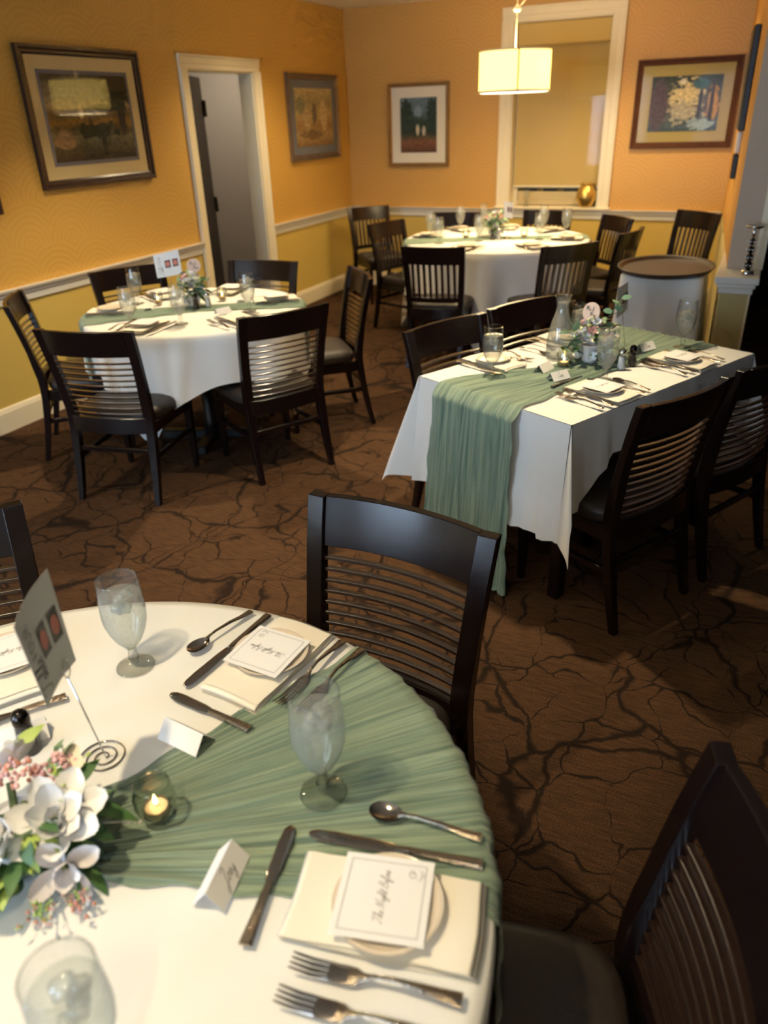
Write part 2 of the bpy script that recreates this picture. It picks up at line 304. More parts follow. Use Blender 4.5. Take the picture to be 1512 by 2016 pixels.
# ------------------------------------------------------------------ mesh helpers
class MB:
    def __init__(s): s.v = []; s.f = []; s.uv = None
    def add(s, vs, fs):
        o = len(s.v); s.v += [tuple(p) for p in vs]; s.f += [tuple(i + o for i in f) for f in fs]; return s
    def box(s, x0, x1, y0, y1, z0, z1):
        return s.add([(x0, y0, z0), (x1, y0, z0), (x1, y1, z0), (x0, y1, z0), (x0, y0, z1), (x1, y0, z1), (x1, y1, z1), (x0, y1, z1)],
                     [(0, 3, 2, 1), (4, 5, 6, 7), (0, 1, 5, 4), (1, 2, 6, 5), (2, 3, 7, 6), (3, 0, 4, 7)])
    def loft(s, rings, cap=True, close=True):
        n = len(rings[0]); vs = [p for r in rings for p in r]; fs = []
        for i in range(len(rings) - 1):
            for j in range(n if close else n - 1):
                k = (j + 1) % n
                fs.append((i * n + j, i * n + k, (i + 1) * n + k, (i + 1) * n + j))
        if cap: fs.append(tuple(range(n - 1, -1, -1))); fs.append(tuple((len(rings) - 1) * n + j for j in range(n)))
        return s.add(vs, fs)
    def lathe(s, prof, n=20, c=(0, 0, 0)):
        vs = []; fs = []; idx = []
        for (r, z) in prof:
            if r < 1e-6: idx.append([len(vs)]); vs.append((c[0], c[1], c[2] + z))
            else:
                idx.append(list(range(len(vs), len(vs) + n)))
                vs += [(c[0] + r * math.cos(2 * PI * j / n), c[1] + r * math.sin(2 * PI * j / n), c[2] + z) for j in range(n)]
        for a, b in zip(idx, idx[1:]):
            for j in range(n):
                k = (j + 1) % n
                if len(a) == 1 and len(b) == 1: continue
                if len(a) == 1: fs.append((a[0], b[k], b[j]))
                elif len(b) == 1: fs.append((a[j], a[k], b[0]))
                else: fs.append((a[j], a[k], b[k], b[j]))
        return s.add(vs, fs)
    def tube(s, pts, r, n=6):
        pts = [Vector(p) for p in pts]; rings = []
        for i, p in enumerate(pts):
            d = (pts[min(i + 1, len(pts) - 1)] - pts[max(i - 1, 0)]).normalized()
            a = d.cross(Vector((0, 0, 1)));
            if a.length < 0.1: a = d.cross(Vector((1, 0, 0)))
            a.normalize(); b = d.cross(a)
            rr = r[i] if isinstance(r, (list, tuple)) else r
            rings.append([p + (a * math.cos(2 * PI * j / n) + b * math.sin(2 * PI * j / n)) * rr for j in range(n)])
        return s.loft(rings)
    def grid(s, fn, nu, nv, uv=True):
        o = len(s.v)
        for i in range(nu + 1):
            for j in range(nv + 1): s.v.append(tuple(fn(i / nu, j / nv)))
        for i in range(nu):
            for j in range(nv):
                a = o + i * (nv + 1) + j; s.f.append((a, a + nv + 1, a + nv + 2, a + 1))
        return s
    def ball(s, c, r, n=7, m=5, sz=1.0):
        prof = [(r * math.sin(PI * i / m), -r * sz * math.cos(PI * i / m)) for i in range(m + 1)]
        prof[0] = (0, prof[0][1]); prof[-1] = (0, prof[-1][1])
        return s.lathe(prof, n, c)
    def mesh(s, name, bevel=0.0, smooth=False, uvfn=None, segs=1):
        me = bpy.data.meshes.new(name); me.from_pydata(s.v, [], s.f)
        bm = bmesh.new(); bm.from_mesh(me)
        bmesh.ops.recalc_face_normals(bm, faces=bm.faces)
        if bevel: bmesh.ops.bevel(bm, geom=[e for e in bm.edges if len(e.link_faces) == 2 and e.calc_face_angle(0) > 0.6], offset=bevel, segments=segs, affect='EDGES', profile=0.6, clamp_overlap=True)
        if smooth:
            for f in bm.faces: f.smooth = True
        if uvfn:
            l = bm.loops.layers.uv.new('UVMap')
            for f in bm.faces:
                for lp in f.loops: lp[l].uv = uvfn(lp.vert.co)
        bm.to_mesh(me); bm.free(); return me
def auto_smooth(me, ang=0.7):
    bm = bmesh.new(); bm.from_mesh(me)
    for f in bm.faces: f.smooth = True
    for e in bm.edges: e.smooth = not (len(e.link_faces) == 2 and e.calc_face_angle(0) > ang)
    bm.to_mesh(me); bm.free(); return me
def grid_uv(me, nu, nv):
    """uv for a mesh made by exactly one grid call"""
    l = me.uv_layers.new(name='UVMap')
    for p in me.polygons:
        for li in p.loop_indices:
            vi = me.loops[li].vertex_index; i, j = divmod(vi, nv + 1); l.data[li].uv = (j / nv, i / nu)
    return me

def link(name, data, mat=None, parent=None, loc=(0, 0, 0), rot=(0, 0, 0), mtx=None):
    o = bpy.data.objects.new(name, data); COL.objects.link(o)
    if mat and data is not None and not data.materials: data.materials.append(MATS[mat])
    if parent is not None: o.parent = parent
    if mtx is not None: o.matrix_local = mtx
    else: o.location = loc; o.rotation_euler = rot
    return o
def tag(o, label=None, cat=None, group=None, kind=None):
    if label: o['label'] = label
    if cat: o['category'] = cat
    if group: o['group'] = group
    if kind: o['kind'] = kind
    return o
def struct(name, mb, mat, parent=None, bevel=0.0, label=None):
    o = link(name, mb.mesh(name, bevel), mat, parent)
    if parent is None: o['kind'] = 'structure'
    if label: o['label'] = label
    return o
def thing(name, recipe, loc, rz, label, cat, group=None, rot=None, scale=None):
    """recipe: one mesh (mesh, mat) or list of (part, mesh, mat, matrix|None, [children])"""
    rot = rot or (0, 0, rz)
    if isinstance(recipe, tuple): o = link(name, recipe[0], recipe[1], None, loc, rot)
    else:
        o = link(name, None, None, None, loc, rot); o.empty_display_size = 0.05
        for part in recipe:
            p = link(part[0], part[1], part[2], o, mtx=part[3] if len(part) > 3 and part[3] else Matrix())
            for ch in (part[4] if len(part) > 4 else []):
                link(ch[0], ch[1], ch[2], p, mtx=ch[3] if len(ch) > 3 and ch[3] else Matrix())
    if scale: o.scale = scale
    return tag(o, label, cat, group)
def T(x, y, z): return Matrix.Translation((x, y, z))
def RZ(a): return Matrix.Rotation(a, 4, 'Z')

# ------------------------------------------------------------------ the room
XL, YB, YF, XR = -4.09, 7.95, -2.8, 4.6
RAIL = 0.83
struct('floor', MB().box(-5.9, XR + .1, YF - .1, YB + .1, -0.08, 0), 'carpet', label='brown carpet with dark branching veins')
struct('ceiling', MB().box(-5.9, XR + .1, YF - .1, YB + .1, CEIL, CEIL + 0.08), 'ceiling_white', label='plain off-white ceiling')
DY0, DY1, DZ = 5.335, 6.215, 2.055        # door opening
wl = struct('wall_left', MB().box(XL - .12, XL, YF, DY0, RAIL, CEIL).box(XL - .12, XL, DY1, YB, RAIL, CEIL).box(XL - .12, XL, DY0, DY1, DZ, CEIL), 'paper_left', label='gold damask papered wall with a doorway')
struct('wainscot', MB().box(XL - .12, XL - .002, YF, DY0, 0, RAIL), 'paint_dado', wl)
struct('wainscot', MB().box(XL - .12, XL - .002, DY1, YB, 0, RAIL), 'paint_dado', wl)
WX0, WX1, WZ0, WZ1 = -2.335, -1.445, 0.85, 2.42   # window opening in the back wall
wb = struct('wall_back', MB().box(XL - .12, WX0, YB, YB + .25, RAIL, CEIL).box(WX1, -0.30, YB, YB + .25, RAIL, CEIL).box(WX0, WX1, YB, YB + .25, WZ1, CEIL), 'paper_back', label='gold papered rear wall with a window')
struct('wainscot', MB().box(XL - .12, -0.30, YB + .002, YB + .25, 0, RAIL), 'paint_dado', wb)
struct('dark_shade_wall', MB().box(-0.30, XR, YB, YB + .25, 0, CEIL), 'dark_room_shade', wb)  # rear wall past the partition, coloured dark to read as unlit
struct('wall_far_right', MB().box(XR, XR + .1, YF, YB, 0, CEIL), 'dark_room_shade', label='neighbouring room wall coloured dark to read as unlit')
# wall behind the camera with two daylight windows
FW = [(-3.85, -2.45, 0.35, 2.3), (-1.6, -0.2, 0.45, 2.3)]
mb = MB(); xs = [XL - .12] + [v for w in FW for v in w[:2]] + [XR]
for a, b in zip(xs[0::2], xs[1::2]): mb.box(a, b, YF - .1, YF, 0, CEIL)
for a, b, z0, z1 in FW: mb.box(a, b, YF - .1, YF, 0, z0).box(a, b, YF - .1, YF, z1, CEIL)
struct('wall_front', mb, 'paint_dado', label='wall behind the camera with two windows')
def rail_prof(d):   # chair rail profile (depth, height)
    return [(0, RAIL - .085), (.012 * d, RAIL - .085), (.014 * d, RAIL - .05), (.024 * d, RAIL - .038), (.024 * d, RAIL - .025), (.042 * d, RAIL - .012), (.046 * d, RAIL), (0, RAIL)]
def rail_y(x, y0, y1): return MB().loft([[(x + d, y, z) for d, z in rail_prof(1)] for y in (y0, y1)])
def rail_x(y, x0, x1): return MB().loft([[(x, y - d, z) for d, z in rail_prof(1)] for x in (x0, x1)])
CW = 0.095
struct('trim_1', rail_y(XL, YF, DY0 - CW), 'trim_white', label='white moulded chair rail left of the doorway')
struct('trim_2', rail_y(XL, DY1 + CW, YB), 'trim_white', label='white moulded chair rail right of the doorway')
struct('trim_3', rail_x(YB, XL, -0.33), 'trim_white', label='white moulded chair rail under the window')
def base_prof(): return [(0, 0), (.018, 0), (.018, .12), (.010, .145), (0, .15)]
struct('baseboard_left', MB().loft([[(XL + d, y, z) for d, z in base_prof()] for y in (YF, DY0 - CW)]).loft([[(XL + d, y, z) for d, z in base_prof()] for y in (DY1 + CW, YB)]), 'trim_cream', label='cream baseboard along the left wall')
struct('baseboard_back', MB().loft([[(x, YB - d, z) for d, z in base_prof()] for x in (XL, -0.33)]), 'trim_cream', label='cream baseboard along the rear wall')

# door: casing, jamb, dark leaf folded back, corridor behind
def casing(n, xw, sgn, a0, a1, top, horiz, mat='trim_cream', z0=0.0, cw=CW):
    """three boards with a stepped profile round an opening"""
    out = []
    prof = [(0, 0), (.016, 0), (.016, .03), (.022, .04), (.022, .075), (.03, .085), (.03, cw), (0, cw)]   # (depth, outwards)
    def P(d, o, z):   # along-wall coordinate o
        return (xw + sgn * d, o, z) if horiz else (o, xw + sgn * d, z)
    l = MB().loft([[P(d, a0 - w, z) for d, w in prof] for z in (z0, top)]); l2 = MB().loft([[P(d, a1 + w, z) for d, w in prof] for z in (z0, top)])
    t = MB().loft([[P(d, o, top + w) for d, w in prof] for o in (a0 - cw, a1 + cw)])
    return l, l2, t
door = link('door_1', None); door['kind'] = 'structure'; door['label'] = 'cream cased doorway with the dark door open'
door.location = (XL, (DY0 + DY1) / 2, 0)
def to_parent(o, p):
    o.parent = p; o.location = tuple(a - b for a, b in zip(o.location, p.location)); return o
for mbx in casing(1, XL, 1, DY0, DY1, DZ, True):
    to_parent(link('door_casing', mbx.mesh('door_casing'), 'trim_cream'), door)
to_parent(link('door_jamb', MB().box(XL - .13, XL, DY0 - .001, DY0 + .012, 0, DZ).box(XL - .13, XL, DY1 - .012, DY1 + .001, 0, DZ).box(XL - .13, XL, DY0, DY1, DZ - .012, DZ + .001).mesh('door_jamb'), 'trim_cream'), door)
lf = to_parent(link('door_leaf', MB().box(-.86, 0, -.022, .022, 0.01, DZ - .02).mesh('door_leaf', 0.003), 'door_dark', None, (XL - .125, DY0 + .03, 0), (0, 0, -math.radians(63.5))), door)
for hz in (1.02, 1.80):
    link('hinge', MB().box(-.875, -.84, .018, .034, hz - .06, hz + .06).lathe([(0, -.065), (.013, -.065), (.013, .065), (0, .065)], 10, (-.868, .034, hz)).mesh('hinge'), 'black_frame', lf)
struct('wall_corridor_far', MB().box(-5.9, -5.8, 4.0, YB, 0, CEIL), 'paint_grey', label='grey wall of the corridor behind the doorway')
struct('wall_corridor_end', MB().box(-5.8, XL - .12, 7.2, 7.3, 0, CEIL), 'paint_grey', label='grey end wall of the corridor')
struct('wall_corridor_near', MB().box(-5.8, XL - .12, 4.0, 4.1, 0, CEIL), 'paint_grey', label='near end wall of the corridor')
struct('wall_left_outer', MB().box(-5.9, XL - .121, YF - .1, YF, 0, CEIL).box(-5.9, -5.8, YF, 4.0, 0, CEIL), 'paint_grey', label='outer closing wall left of the room')

# rear window: casing, sill, reveal, sash, blind, roller shade and glass
win = link('window_1', None); win['kind'] = 'structure'; win['label'] = 'tall cased window with a lowered tan roller shade'
win.location = ((WX0 + WX1) / 2, YB, WZ0)
WCW = 0.11
prof = [(0, 0), (.016, 0), (.016, .035), (.022, .045), (.022, .09), (.03, .098), (.03, WCW), (0, WCW)]
for side, a in ((-1, WX0), (1, WX1)):
    to_parent(link('window_casing', MB().loft([[(a + side * w, YB - d, z) for d, w in prof] for z in (RAIL, WZ1)]).mesh('window_casing'), 'trim_cream'), win)
to_parent(link('window_casing', MB().loft([[(x, YB - d, WZ1 + w) for d, w in prof] for x in (WX0 - WCW, WX1 + WCW)]).mesh('window_casing'), 'trim_cream'), win)
to_parent(link('window_sill', MB().box(WX0 - .13, WX1 + .13, YB - .055, YB + .2, RAIL, RAIL + .022).mesh('window_sill', 0.005), 'trim_cream'), win)
to_parent(link('window_reveal', MB().box(WX0 - .002, WX0 + .012, YB, YB + .2, RAIL, WZ1).box(WX1 - .012, WX1 + .002, YB, YB + .2, RAIL, WZ1).box(WX0, WX1, YB, YB + .2, WZ1 - .012, WZ1 + .001).mesh('window_reveal'), 'trim_cream'), win)
to_parent(link('window_sash', MB().box(WX0 + .012, WX0 + .06, YB + .14, YB + .17, RAIL + .02, WZ1 - .01).box(WX1 - .06, WX1 - .012, YB + .14, YB + .17, RAIL + .02, WZ1 - .01).box(WX0 + .06, WX1 - .06, YB + .14, YB + .17, RAIL + .022, RAIL + .06).box(WX0 + .06, WX1 - .06, YB + .14, YB + .17, WZ1 - .05, WZ1 - .01).mesh('window_sash', 0.003), 'trim_cream'), win)
to_parent(link('roller_shade', MB().box(WX0 + .03, WX1 - .02, YB + .112, YB + .116, 1.03, WZ1 - .02).mesh('roller_shade'), 'shade_cloth'), win)
to_parent(link('shade_valance', MB().box(WX0 + .025, WX1 - .015, YB + .03, YB + .11, 2.225, WZ1 - .015).mesh('shade_valance', 0.006), 'shade_cloth'), win)
to_parent(link('shade_hem_bar', MB().box(WX0 + .03, WX1 - .02, YB + .106, YB + .122, 1.015, 1.035).mesh('shade_hem_bar', 0.004), 'trim_cream'), win)
to_parent(link('window_pane', MB().box(WX0 + .012, WX1 - .012, YB + .098, YB + .101, RAIL + .02, 2.23).mesh('window_pane'), 'glass_window'), win)
for k in range(5):
    to_parent(link('blind_slat', MB().box(WX0 + .07, WX1 - .07, YB + .118, YB + .136, RAIL + .03 + k * .024, RAIL + .051 + k * .024).mesh('blind_slat', 0.003), 'blind_slat'), win)
for k in range(4):
    xx = WX0 + .13 + k * .2
    to_parent(link('blind_clip', MB().box(xx, xx + .13, YB + .118, YB + .134, .985, 1.005).mesh('blind_clip'), 'black_frame'), win)
to_parent(link('window_back', MB().box(WX0, WX1, YB + .19, YB + .24, RAIL, WZ1).mesh('window_back'), 'shade_cloth'), win)
# windows behind the camera
for k, (a, b, z0, z1) in enumerate(FW):
    w = link('window_%d' % (k + 2), None); w['kind'] = 'structure'; w['label'] = ('corner' if k == 0 else 'side') + ' daylight window behind the camera'
    w.location = ((a + b) / 2, YF, z0)
    fr = MB().box(a, a + .05, YF - .07, YF + .01, z0, z1).box(b - .05, b, YF - .07, YF + .01, z0, z1).box(a, b, YF - .07, YF + .01, z0, z0 + .05).box(a, b, YF - .07, YF + .01, z1 - .05, z1)
    to_parent(link('window_frame', fr.mesh('window_frame'), 'trim_white'), w)
    mu = MB()
    for q in range(1, 4): mu.box(a + (b - a) * q / 4 - .012, a + (b - a) * q / 4 + .012, YF - .05, YF - .02, z0, z1)
    for q in range(1, 5): mu.box(a, b, YF - .05, YF - .02, z0 + (z1 - z0) * q / 5 - .012, z0 + (z1 - z0) * q / 5 + .012)
    to_parent(link('muntin', mu.mesh('muntin'), 'trim_white'), w)

# right partition: papered wall, taupe end, knee-wall post with moulded cap
NY = 5.0
def xw(y): return -0.128 - (y - NY) / (YB - NY) * 0.192
struct('wall_right', MB().add([(xw(NY), NY, .84), (xw(YB), YB, .84), (0.01, YB, .84), (0.01, NY, .84), (xw(NY), NY, CEIL), (xw(YB), YB, CEIL), (0.01, YB, CEIL), (0.01, NY, CEIL)],
       [(0, 1, 5, 4), (1, 2, 6, 5), (2, 3, 7, 6), (3, 0, 4, 7), (0, 3, 2, 1), (4, 5, 6, 7)]), 'paint_orange', label='narrow orange partition wall at the right')
struct('wall_right_end', MB().box(xw(NY), 0.012, NY - .012, NY, .845, CEIL), 'paint_taupe', label='taupe end face of the partition wall')
struct('trim_4', MB().box(0.012, 0.062, NY - .02, NY + .03, .845, CEIL), 'trim_cream', label='cream strip beside the taupe partition end')
PYY = 4.75
kw = struct('wall_knee', MB().add([(-.135, PYY, 0), (xw(YB), YB, 0), (.02, YB, 0), (.02, PYY, 0), (-.135, PYY, .80), (xw(YB), YB, .80), (.02, YB, .80), (.02, PYY, .80)],
       [(0, 1, 5, 4), (1, 2, 6, 5), (2, 3, 7, 6), (3, 0, 4, 7), (0, 3, 2, 1), (4, 5, 6, 7)]), 'paint_olive', label='olive knee wall post at the right')
struct('corner_bead', MB().box(.012, .024, PYY - .006, PYY + .02, 0, .76), 'trim_cream', kw)
cap = [(.0, .755), (.012, .755), (.016, .785), (.028, .80), (.034, .812), (.034, .842), (0, .842)]
m = MB()
for z0, z1, e in ((.752, .785, .012), (.785, .808, .022), (.808, .845, .036)): m.box(-.135 - e, .02 + e, PYY - e, 5.6, z0, z1)
struct('trim_5', m, 'trim_white', bevel=0.003, label='white moulded cap on the knee wall post')

# ------------------------------------------------------------------ framed pictures
def picture(name, c, w, h, facing, frame_w, frame_mat, mat_w, mat_mat, art_mat, label, inner=None, depth=0.03, pane='glass_matte'):
    """local frame: x along the wall, z up, y out of the wall towards the room"""
    root = link(name, None, None, None, c, (0, 0, facing)); tag(root, label, 'picture', 'framed pictures on the walls')
    prof = [(0, 0), (depth, 0.0), (depth, frame_w * .35), (depth * .7, frame_w * .55), (depth * .7, frame_w * .8), (depth * .5, frame_w), (0, frame_w)]
    def side(l, rot):
        rings = []
        for sx in (-1, 1):
            rings.append([(sx * (l / 2 - o), d, 0 - o) for d, o in prof])
        return MB().loft(rings)
    for l, off, a in ((w, h / 2, 0), (w, h / 2, PI), (h, w / 2, PI / 2), (h, w / 2, -PI / 2)):
        mbx = side(l, a); ca, sa = math.cos(a), math.sin(a)
        mbx.v = [(x * ca + (z + off) * sa, y, -x * sa + (z + off) * ca) for x, y, z in mbx.v]
        link('frame_side', mbx.mesh('frame_side'), frame_mat, root)
    iw, ih = w - 2 * frame_w, h - 2 * frame_w
    link('mat_board', MB().box(-iw / 2, iw / 2, .004, .010, -ih / 2, ih / 2).mesh('mat_board'), mat_mat, root)
    aw, ah = iw - 2 * mat_w, ih - 2 * mat_w
    if inner: link('fillet', MB().box(-aw / 2, aw / 2, .010, .0125, -ah / 2, ah / 2).mesh('fillet', 0.001), inner, root); aw -= .045; ah -= .045
    link('painting', MB().box(-aw / 2, aw / 2, .0125, .0135, -ah / 2, ah / 2).mesh('painting', 0, False, lambda v: (v.x / aw + .5, v.z / ah + .5)), art_mat, root)
    link('glass_pane', MB().add([(-iw / 2, .0148, -ih / 2), (iw / 2, .0148, -ih / 2), (iw / 2, .0148, ih / 2), (-iw / 2, .0148, ih / 2)], [(0, 1, 2, 3)]).mesh('glass_pane'), pane, root)
    return root
LW = -PI / 2    # local +y -> world +x
picture('framed_picture', (XL + .004, 4.262, 1.742), 1.04, .79, LW, .052, 'frame_mahogany', .075, 'mat_cream', 'art_meadow', 'large dark framed landscape with cream mat left of the doorway', 'mat_blue', pane='glass_pane')
picture('framed_picture', (XL + .004, 7.21, 1.702), .96, .73, LW, .05, 'frame_silver', .07, 'mat_blue', 'art_ruins', 'tan picture in a pewter frame between doorway and corner')
picture('framed_picture', (-3.288, YB - .004, 1.598), .655, .755, PI, .035, 'frame_gilt', .095, 'mat_ivory', 'art_garden', 'small garden picture with wide ivory mat left of the window')
picture('framed_picture', (-0.77, YB - .004, 1.708), .85, .70, PI, .05, 'frame_walnut', .085, 'mat_olive', 'art_glade', 'blue woodland picture with olive mat right of the window')
picture('framed_picture', (XL + .004, 2.99, 1.56), .8, .62, LW, .05, 'frame_mahogany', .09, 'mat_cream', 'art_ruins', 'dark picture frame cut off at the left edge')
# black frame and white control on the partition wall
aw_ = math.atan2(0.192, YB - NY)
fr = link('wall_panel', MB().box(-.27, .27, -.038, 0, -.29, .29).mesh('wall_panel', .006), 'black_frame', None, (xw(6.15) - .001, 6.15, 1.83), (0, 0, -PI / 2 + aw_)); tag(fr, 'tall thin black framed panel on the orange partition wall', 'frame')
fr = link('wall_thermostat', MB().box(-.06, .06, -.03, 0, -.065, .065).mesh('wall_thermostat', .006), 'plastic_white', None, (xw(6.15) - .001, 6.15, 1.465), (0, 0, -PI / 2 + aw_)); tag(fr, 'white wall control between the two black panels', 'thermostat')
fr = link('wall_panel', MB().box(-.08, .08, -.034, 0, -.075, .075).mesh('wall_panel', .006), 'black_frame', None, (xw(6.15) - .001, 6.15, 1.318), (0, 0, -PI / 2 + aw_)); tag(fr, 'short black panel below the white wall control', 'frame')

# ------------------------------------------------------------------ pendant and recessed lights
SR, SZ0, SZ1 = 0.268, 1.828, 2.10
pend = link('pendant_lamp', None, None, None, (PX, PY, CEIL)); tag(pend, 'glowing cream drum pendant lamp over the rear table', 'lamp')
def pp(n, mb, mat, **k): return link(n, mb.mesh(n, k.get('bevel', 0), k.get('smooth', True)), mat, pend, (0, 0, -CEIL))
pp('lamp_shade', MB().lathe([(SR, SZ0), (SR, SZ1), (SR - .004, SZ1), (SR - .004, SZ0), (SR, SZ0)], 48), 'lamp_shade')
pp('shade_trim', MB().lathe([(SR + .001, SZ0 - .004), (SR + .003, SZ0 + .012), (SR - .002, SZ0 + .012), (SR - .002, SZ0 - .004), (SR + .001, SZ0 - .004)], 48), 'trim_cream')
pp('shade_trim', MB().lathe([(SR + .001, SZ1 - .008), (SR + .003, SZ1 + .004), (SR - .002, SZ1 + .004), (SR - .002, SZ1 - .008), (SR + .001, SZ1 - .008)], 48), 'trim_cream')
pp('shade_seam', MB().box(-.006, .006, -SR - .002, -SR + .001, SZ0, SZ1), 'tin', smooth=False).rotation_euler = (0, 0, 0.38)
pp('diffuser', MB().lathe([(0, SZ0 - .006), (SR - .012, SZ0 - .006), (SR - .012, SZ0 + .004), (0, SZ0 + .004)], 40), 'lamp_diffuser')
pp('rod', MB().tube([(0, 0, SZ1 - .05), (0, 0, 2.42)], .004, 8), 'trim_cream')
pp('spider', MB().tube([(-SR, 0, SZ1 - .01), (SR, 0, SZ1 - .01)], .003, 6).tube([(0, -SR, SZ1 - .01), (0, SR, SZ1 - .01)], .003, 6), 'trim_cream')
pp('cord_grip', MB().lathe([(0, 2.34), (.02, 2.345), (.03, 2.36), (.012, 2.385), (0, 2.40)], 14), 'trim_cream')
pp('cord', MB().tube([(0.0, 0, 2.4), (.005, 0, 2.5), (0, 0, CEIL)], .003, 6).tube([(0.01, 0, 2.37), (.06, .02, 2.42), (.07, .03, 2.55), (.03, .01, CEIL)], .0025, 6), 'trim_cream')
pp('canopy', MB().lathe([(0, CEIL), (.06, CEIL), (.06, CEIL - .02), (0, CEIL - .025)], 20), 'trim_cream')
can = auto_smooth(MB().lathe([(.085, 0), (.085, -.006), (.06, -.006), (.055, 0), (.085, 0)], 24).mesh('can_trim')); lens = MB().lathe([(0, -.001), (.055, -.001), (.055, 0), (0, 0)], 20).mesh('can_lens')
CANL = {'over_front_table': 'above the foreground table', 'over_left_table': 'above the left round table', 'over_long_table': 'above the rectangular table', 'fill_by_door': 'added as fill near the doorway', 'rear': 'added as fill near the rear right corner', 'fill_left_front': 'added as fill near the left wall', 'middle': 'added as fill in the middle of the room', 'behind_viewer': 'behind the viewer', 'fill_next_room': 'added as fill in the dark neighbouring room'}
for n, (x, y), e, a in SPOTS:
    thing('recessed_light', [('light_trim', can, 'trim_white'), ('lens', lens, 'can_light')], (x, y, CEIL), 0, 'round recessed ceiling light ' + CANL[n], 'ceiling light', 'recessed ceiling lights')

# ------------------------------------------------------------------ chairs
CH = 0.88
def back_y(z):
    if z >= .45:
        t = (z - .45) / .43; return -.205 - .05 * t - .035 * t * t
    t = (.45 - z) / .45; return -.205 - .075 * t ** 1.5
def post_x(z):
    if z >= .45: return .205 + .022 * (z - .45) / .43
    return .205 + .008 * (.45 - z) / .45
def bow(x): return -.034 * (1 - (x / .228) ** 2)
def post(s):
    rings = []
    for z in (0, .06, .15, .25, .35, .42, .48, .55, .62, .69, .76, .82, CH):
        x = s * post_x(z); y = back_y(z)
        hw = .0235 if z > .4 else .0145 + .009 * z / .4; hd = .015 if z > .6 else (.019 if z > .3 else .013 + .006 * z / .3)
        k = -s * .12 if z > .45 else 0
        rings.append([(x - hw, y - hd + k * hw * 2 * 0, z), (x + hw, y - hd, z), (x + hw, y + hd, z), (x - hw, y + hd, z)])
    return auto_smooth(MB().loft(rings).mesh('back_post', 0.002), 0.35)
def curved_bar(z0, z1, d, n=10, x=.204, dy=0.0):
    rings = []
    for i in range(n + 1):
        xx = -x + 2 * x * i / n
        b = bow(xx) + dy
        rings.append([(xx, back_y(z0) + b - d, z0), (xx, back_y(z1) + b - d, z1), (xx, back_y(z1) + b + d, z1), (xx, back_y(z0) + b + d, z0)])
    return MB().loft(rings)
def cushion():
    def ring(z, inset):
        pts = []
        n = 32
        for i in range(n):
            a = 2 * PI * i / n; c, s = math.cos(a), math.sin(a)
            x = abs(c) ** .35 * (1 if c >= 0 else -1); y = abs(s) ** .35 * (1 if s >= 0 else -1)
            yy = .02 + y * (.215 - inset); wx = .228 + .016 * (yy / .22)
            pts.append((x * (wx - inset), yy, z))
        return pts
    return MB().loft([ring(.405, .004), ring(.415, 0), ring(.44, 0), ring(.455, .008), ring(.464, .03), ring(.468, .09), ring(.469, .16)]).mesh('seat', 0, True)
def front_leg(s):
    r = []
    for z, h in ((0, .0125), (.2, .017), (.40, .0205)): r.append([(s * .2 - h, .2 - h, z), (s * .2 + h, .2 - h, z), (s * .2 + h, .2 + h, z), (s * .2 - h, .2 + h, z)])
    return MB().loft(r).mesh('leg', 0.003)
seat_me = cushion(); posts = [post(-1), post(1)]; legs = [front_leg(-1), front_leg(1)]
crest_me = auto_smooth(curved_bar(.755, CH - .001, .011, 14).mesh('crest_rail', 0.002), 0.35)
slat_me = [auto_smooth(curved_bar(.722 - .0293 * k - .0042, .722 - .0293 * k + .0042, .0072, 12).mesh('slat', 0.001), 0.35) for k in range(10)]
low_me = auto_smooth(curved_bar(.362, .44, .013, 10, .2).mesh('lower_rail', 0.002), 0.35)
apron_me = MB().box(-.185, .185, .195, .215, .345, .405).box(-.212, -.192, -.19, .195, .345, .405).box(.192, .212, -.19, .195, .345, .405).mesh('apron', 0.003)
str_side = [MB().box(s * .2 - .009, s * .2 + .009, -.225, .195, .215, .24).mesh('stretcher', 0.003) for s in (-1, 1)]
str_back = MB().box(-.2, .2, -.235, -.217, .255, .28).mesh('stretcher', 0.003)
CHAIR_H = [('seat', seat_me, 'leather'), ('back_post', posts[0], 'wood_dark'), ('back_post', posts[1], 'wood_dark'), ('crest_rail', crest_me, 'wood_dark')] + \
          [('slat', me, 'wood_slat_lit') for me in slat_me] + [('lower_rail', low_me, 'wood_dark'), ('apron', apron_me, 'wood_dark'), ('leg', legs[0], 'wood_dark'), ('leg', legs[1], 'wood_dark'),
           ('stretcher', str_side[0], 'wood_dark'), ('stretcher', str_side[1], 'wood_dark'), ('stretcher', str_back, 'wood_dark')]
vs_me = []
for k in range(8):
    xx = -.165 + .33 * k / 7; rings = []
    for z in (.515, .6, .68, .765):
        y = back_y(z) + bow(xx); rings.append([(xx - .0115, y - .007, z), (xx + .0115, y - .007, z), (xx + .0115, y + .007, z), (xx - .0115, y + .007, z)])
    vs_me.append(MB().loft(rings).mesh('slat', 0.0015))
vlow = auto_smooth(curved_bar(.485, .52, .012, 10, .204).mesh('lower_rail', 0.002), 0.35)
CHAIR_V = [p for p in CHAIR_H if p[0] != 'slat'] + [('slat', me, 'wood_slat_lit') for me in vs_me] + [('cross_rail', vlow, 'wood_dark')]
BYT = back_y(CH)     # crest y in chair space
def chair(kind, mid, ang, label, group, sc_=None):
    """mid: top centre of the back; ang: outward direction of the back (deg)"""
    a = math.radians(ang); u = (math.cos(a), math.sin(a))          # outward = local -y
    rz = a + PI / 2
    d = abs(BYT) + .004
    thing('dining_chair', CHAIR_H if kind == 'h' else CHAIR_V, (mid[0] - u[0] * d, mid[1] - u[1] * d, 0), rz, label, 'chair', group, scale=sc_)
g = 'ladder back dining chairs'
chair('h', (-.645, 1.425), 84.6, 'dark slatted chair in the centre foreground facing the foreground table', g)
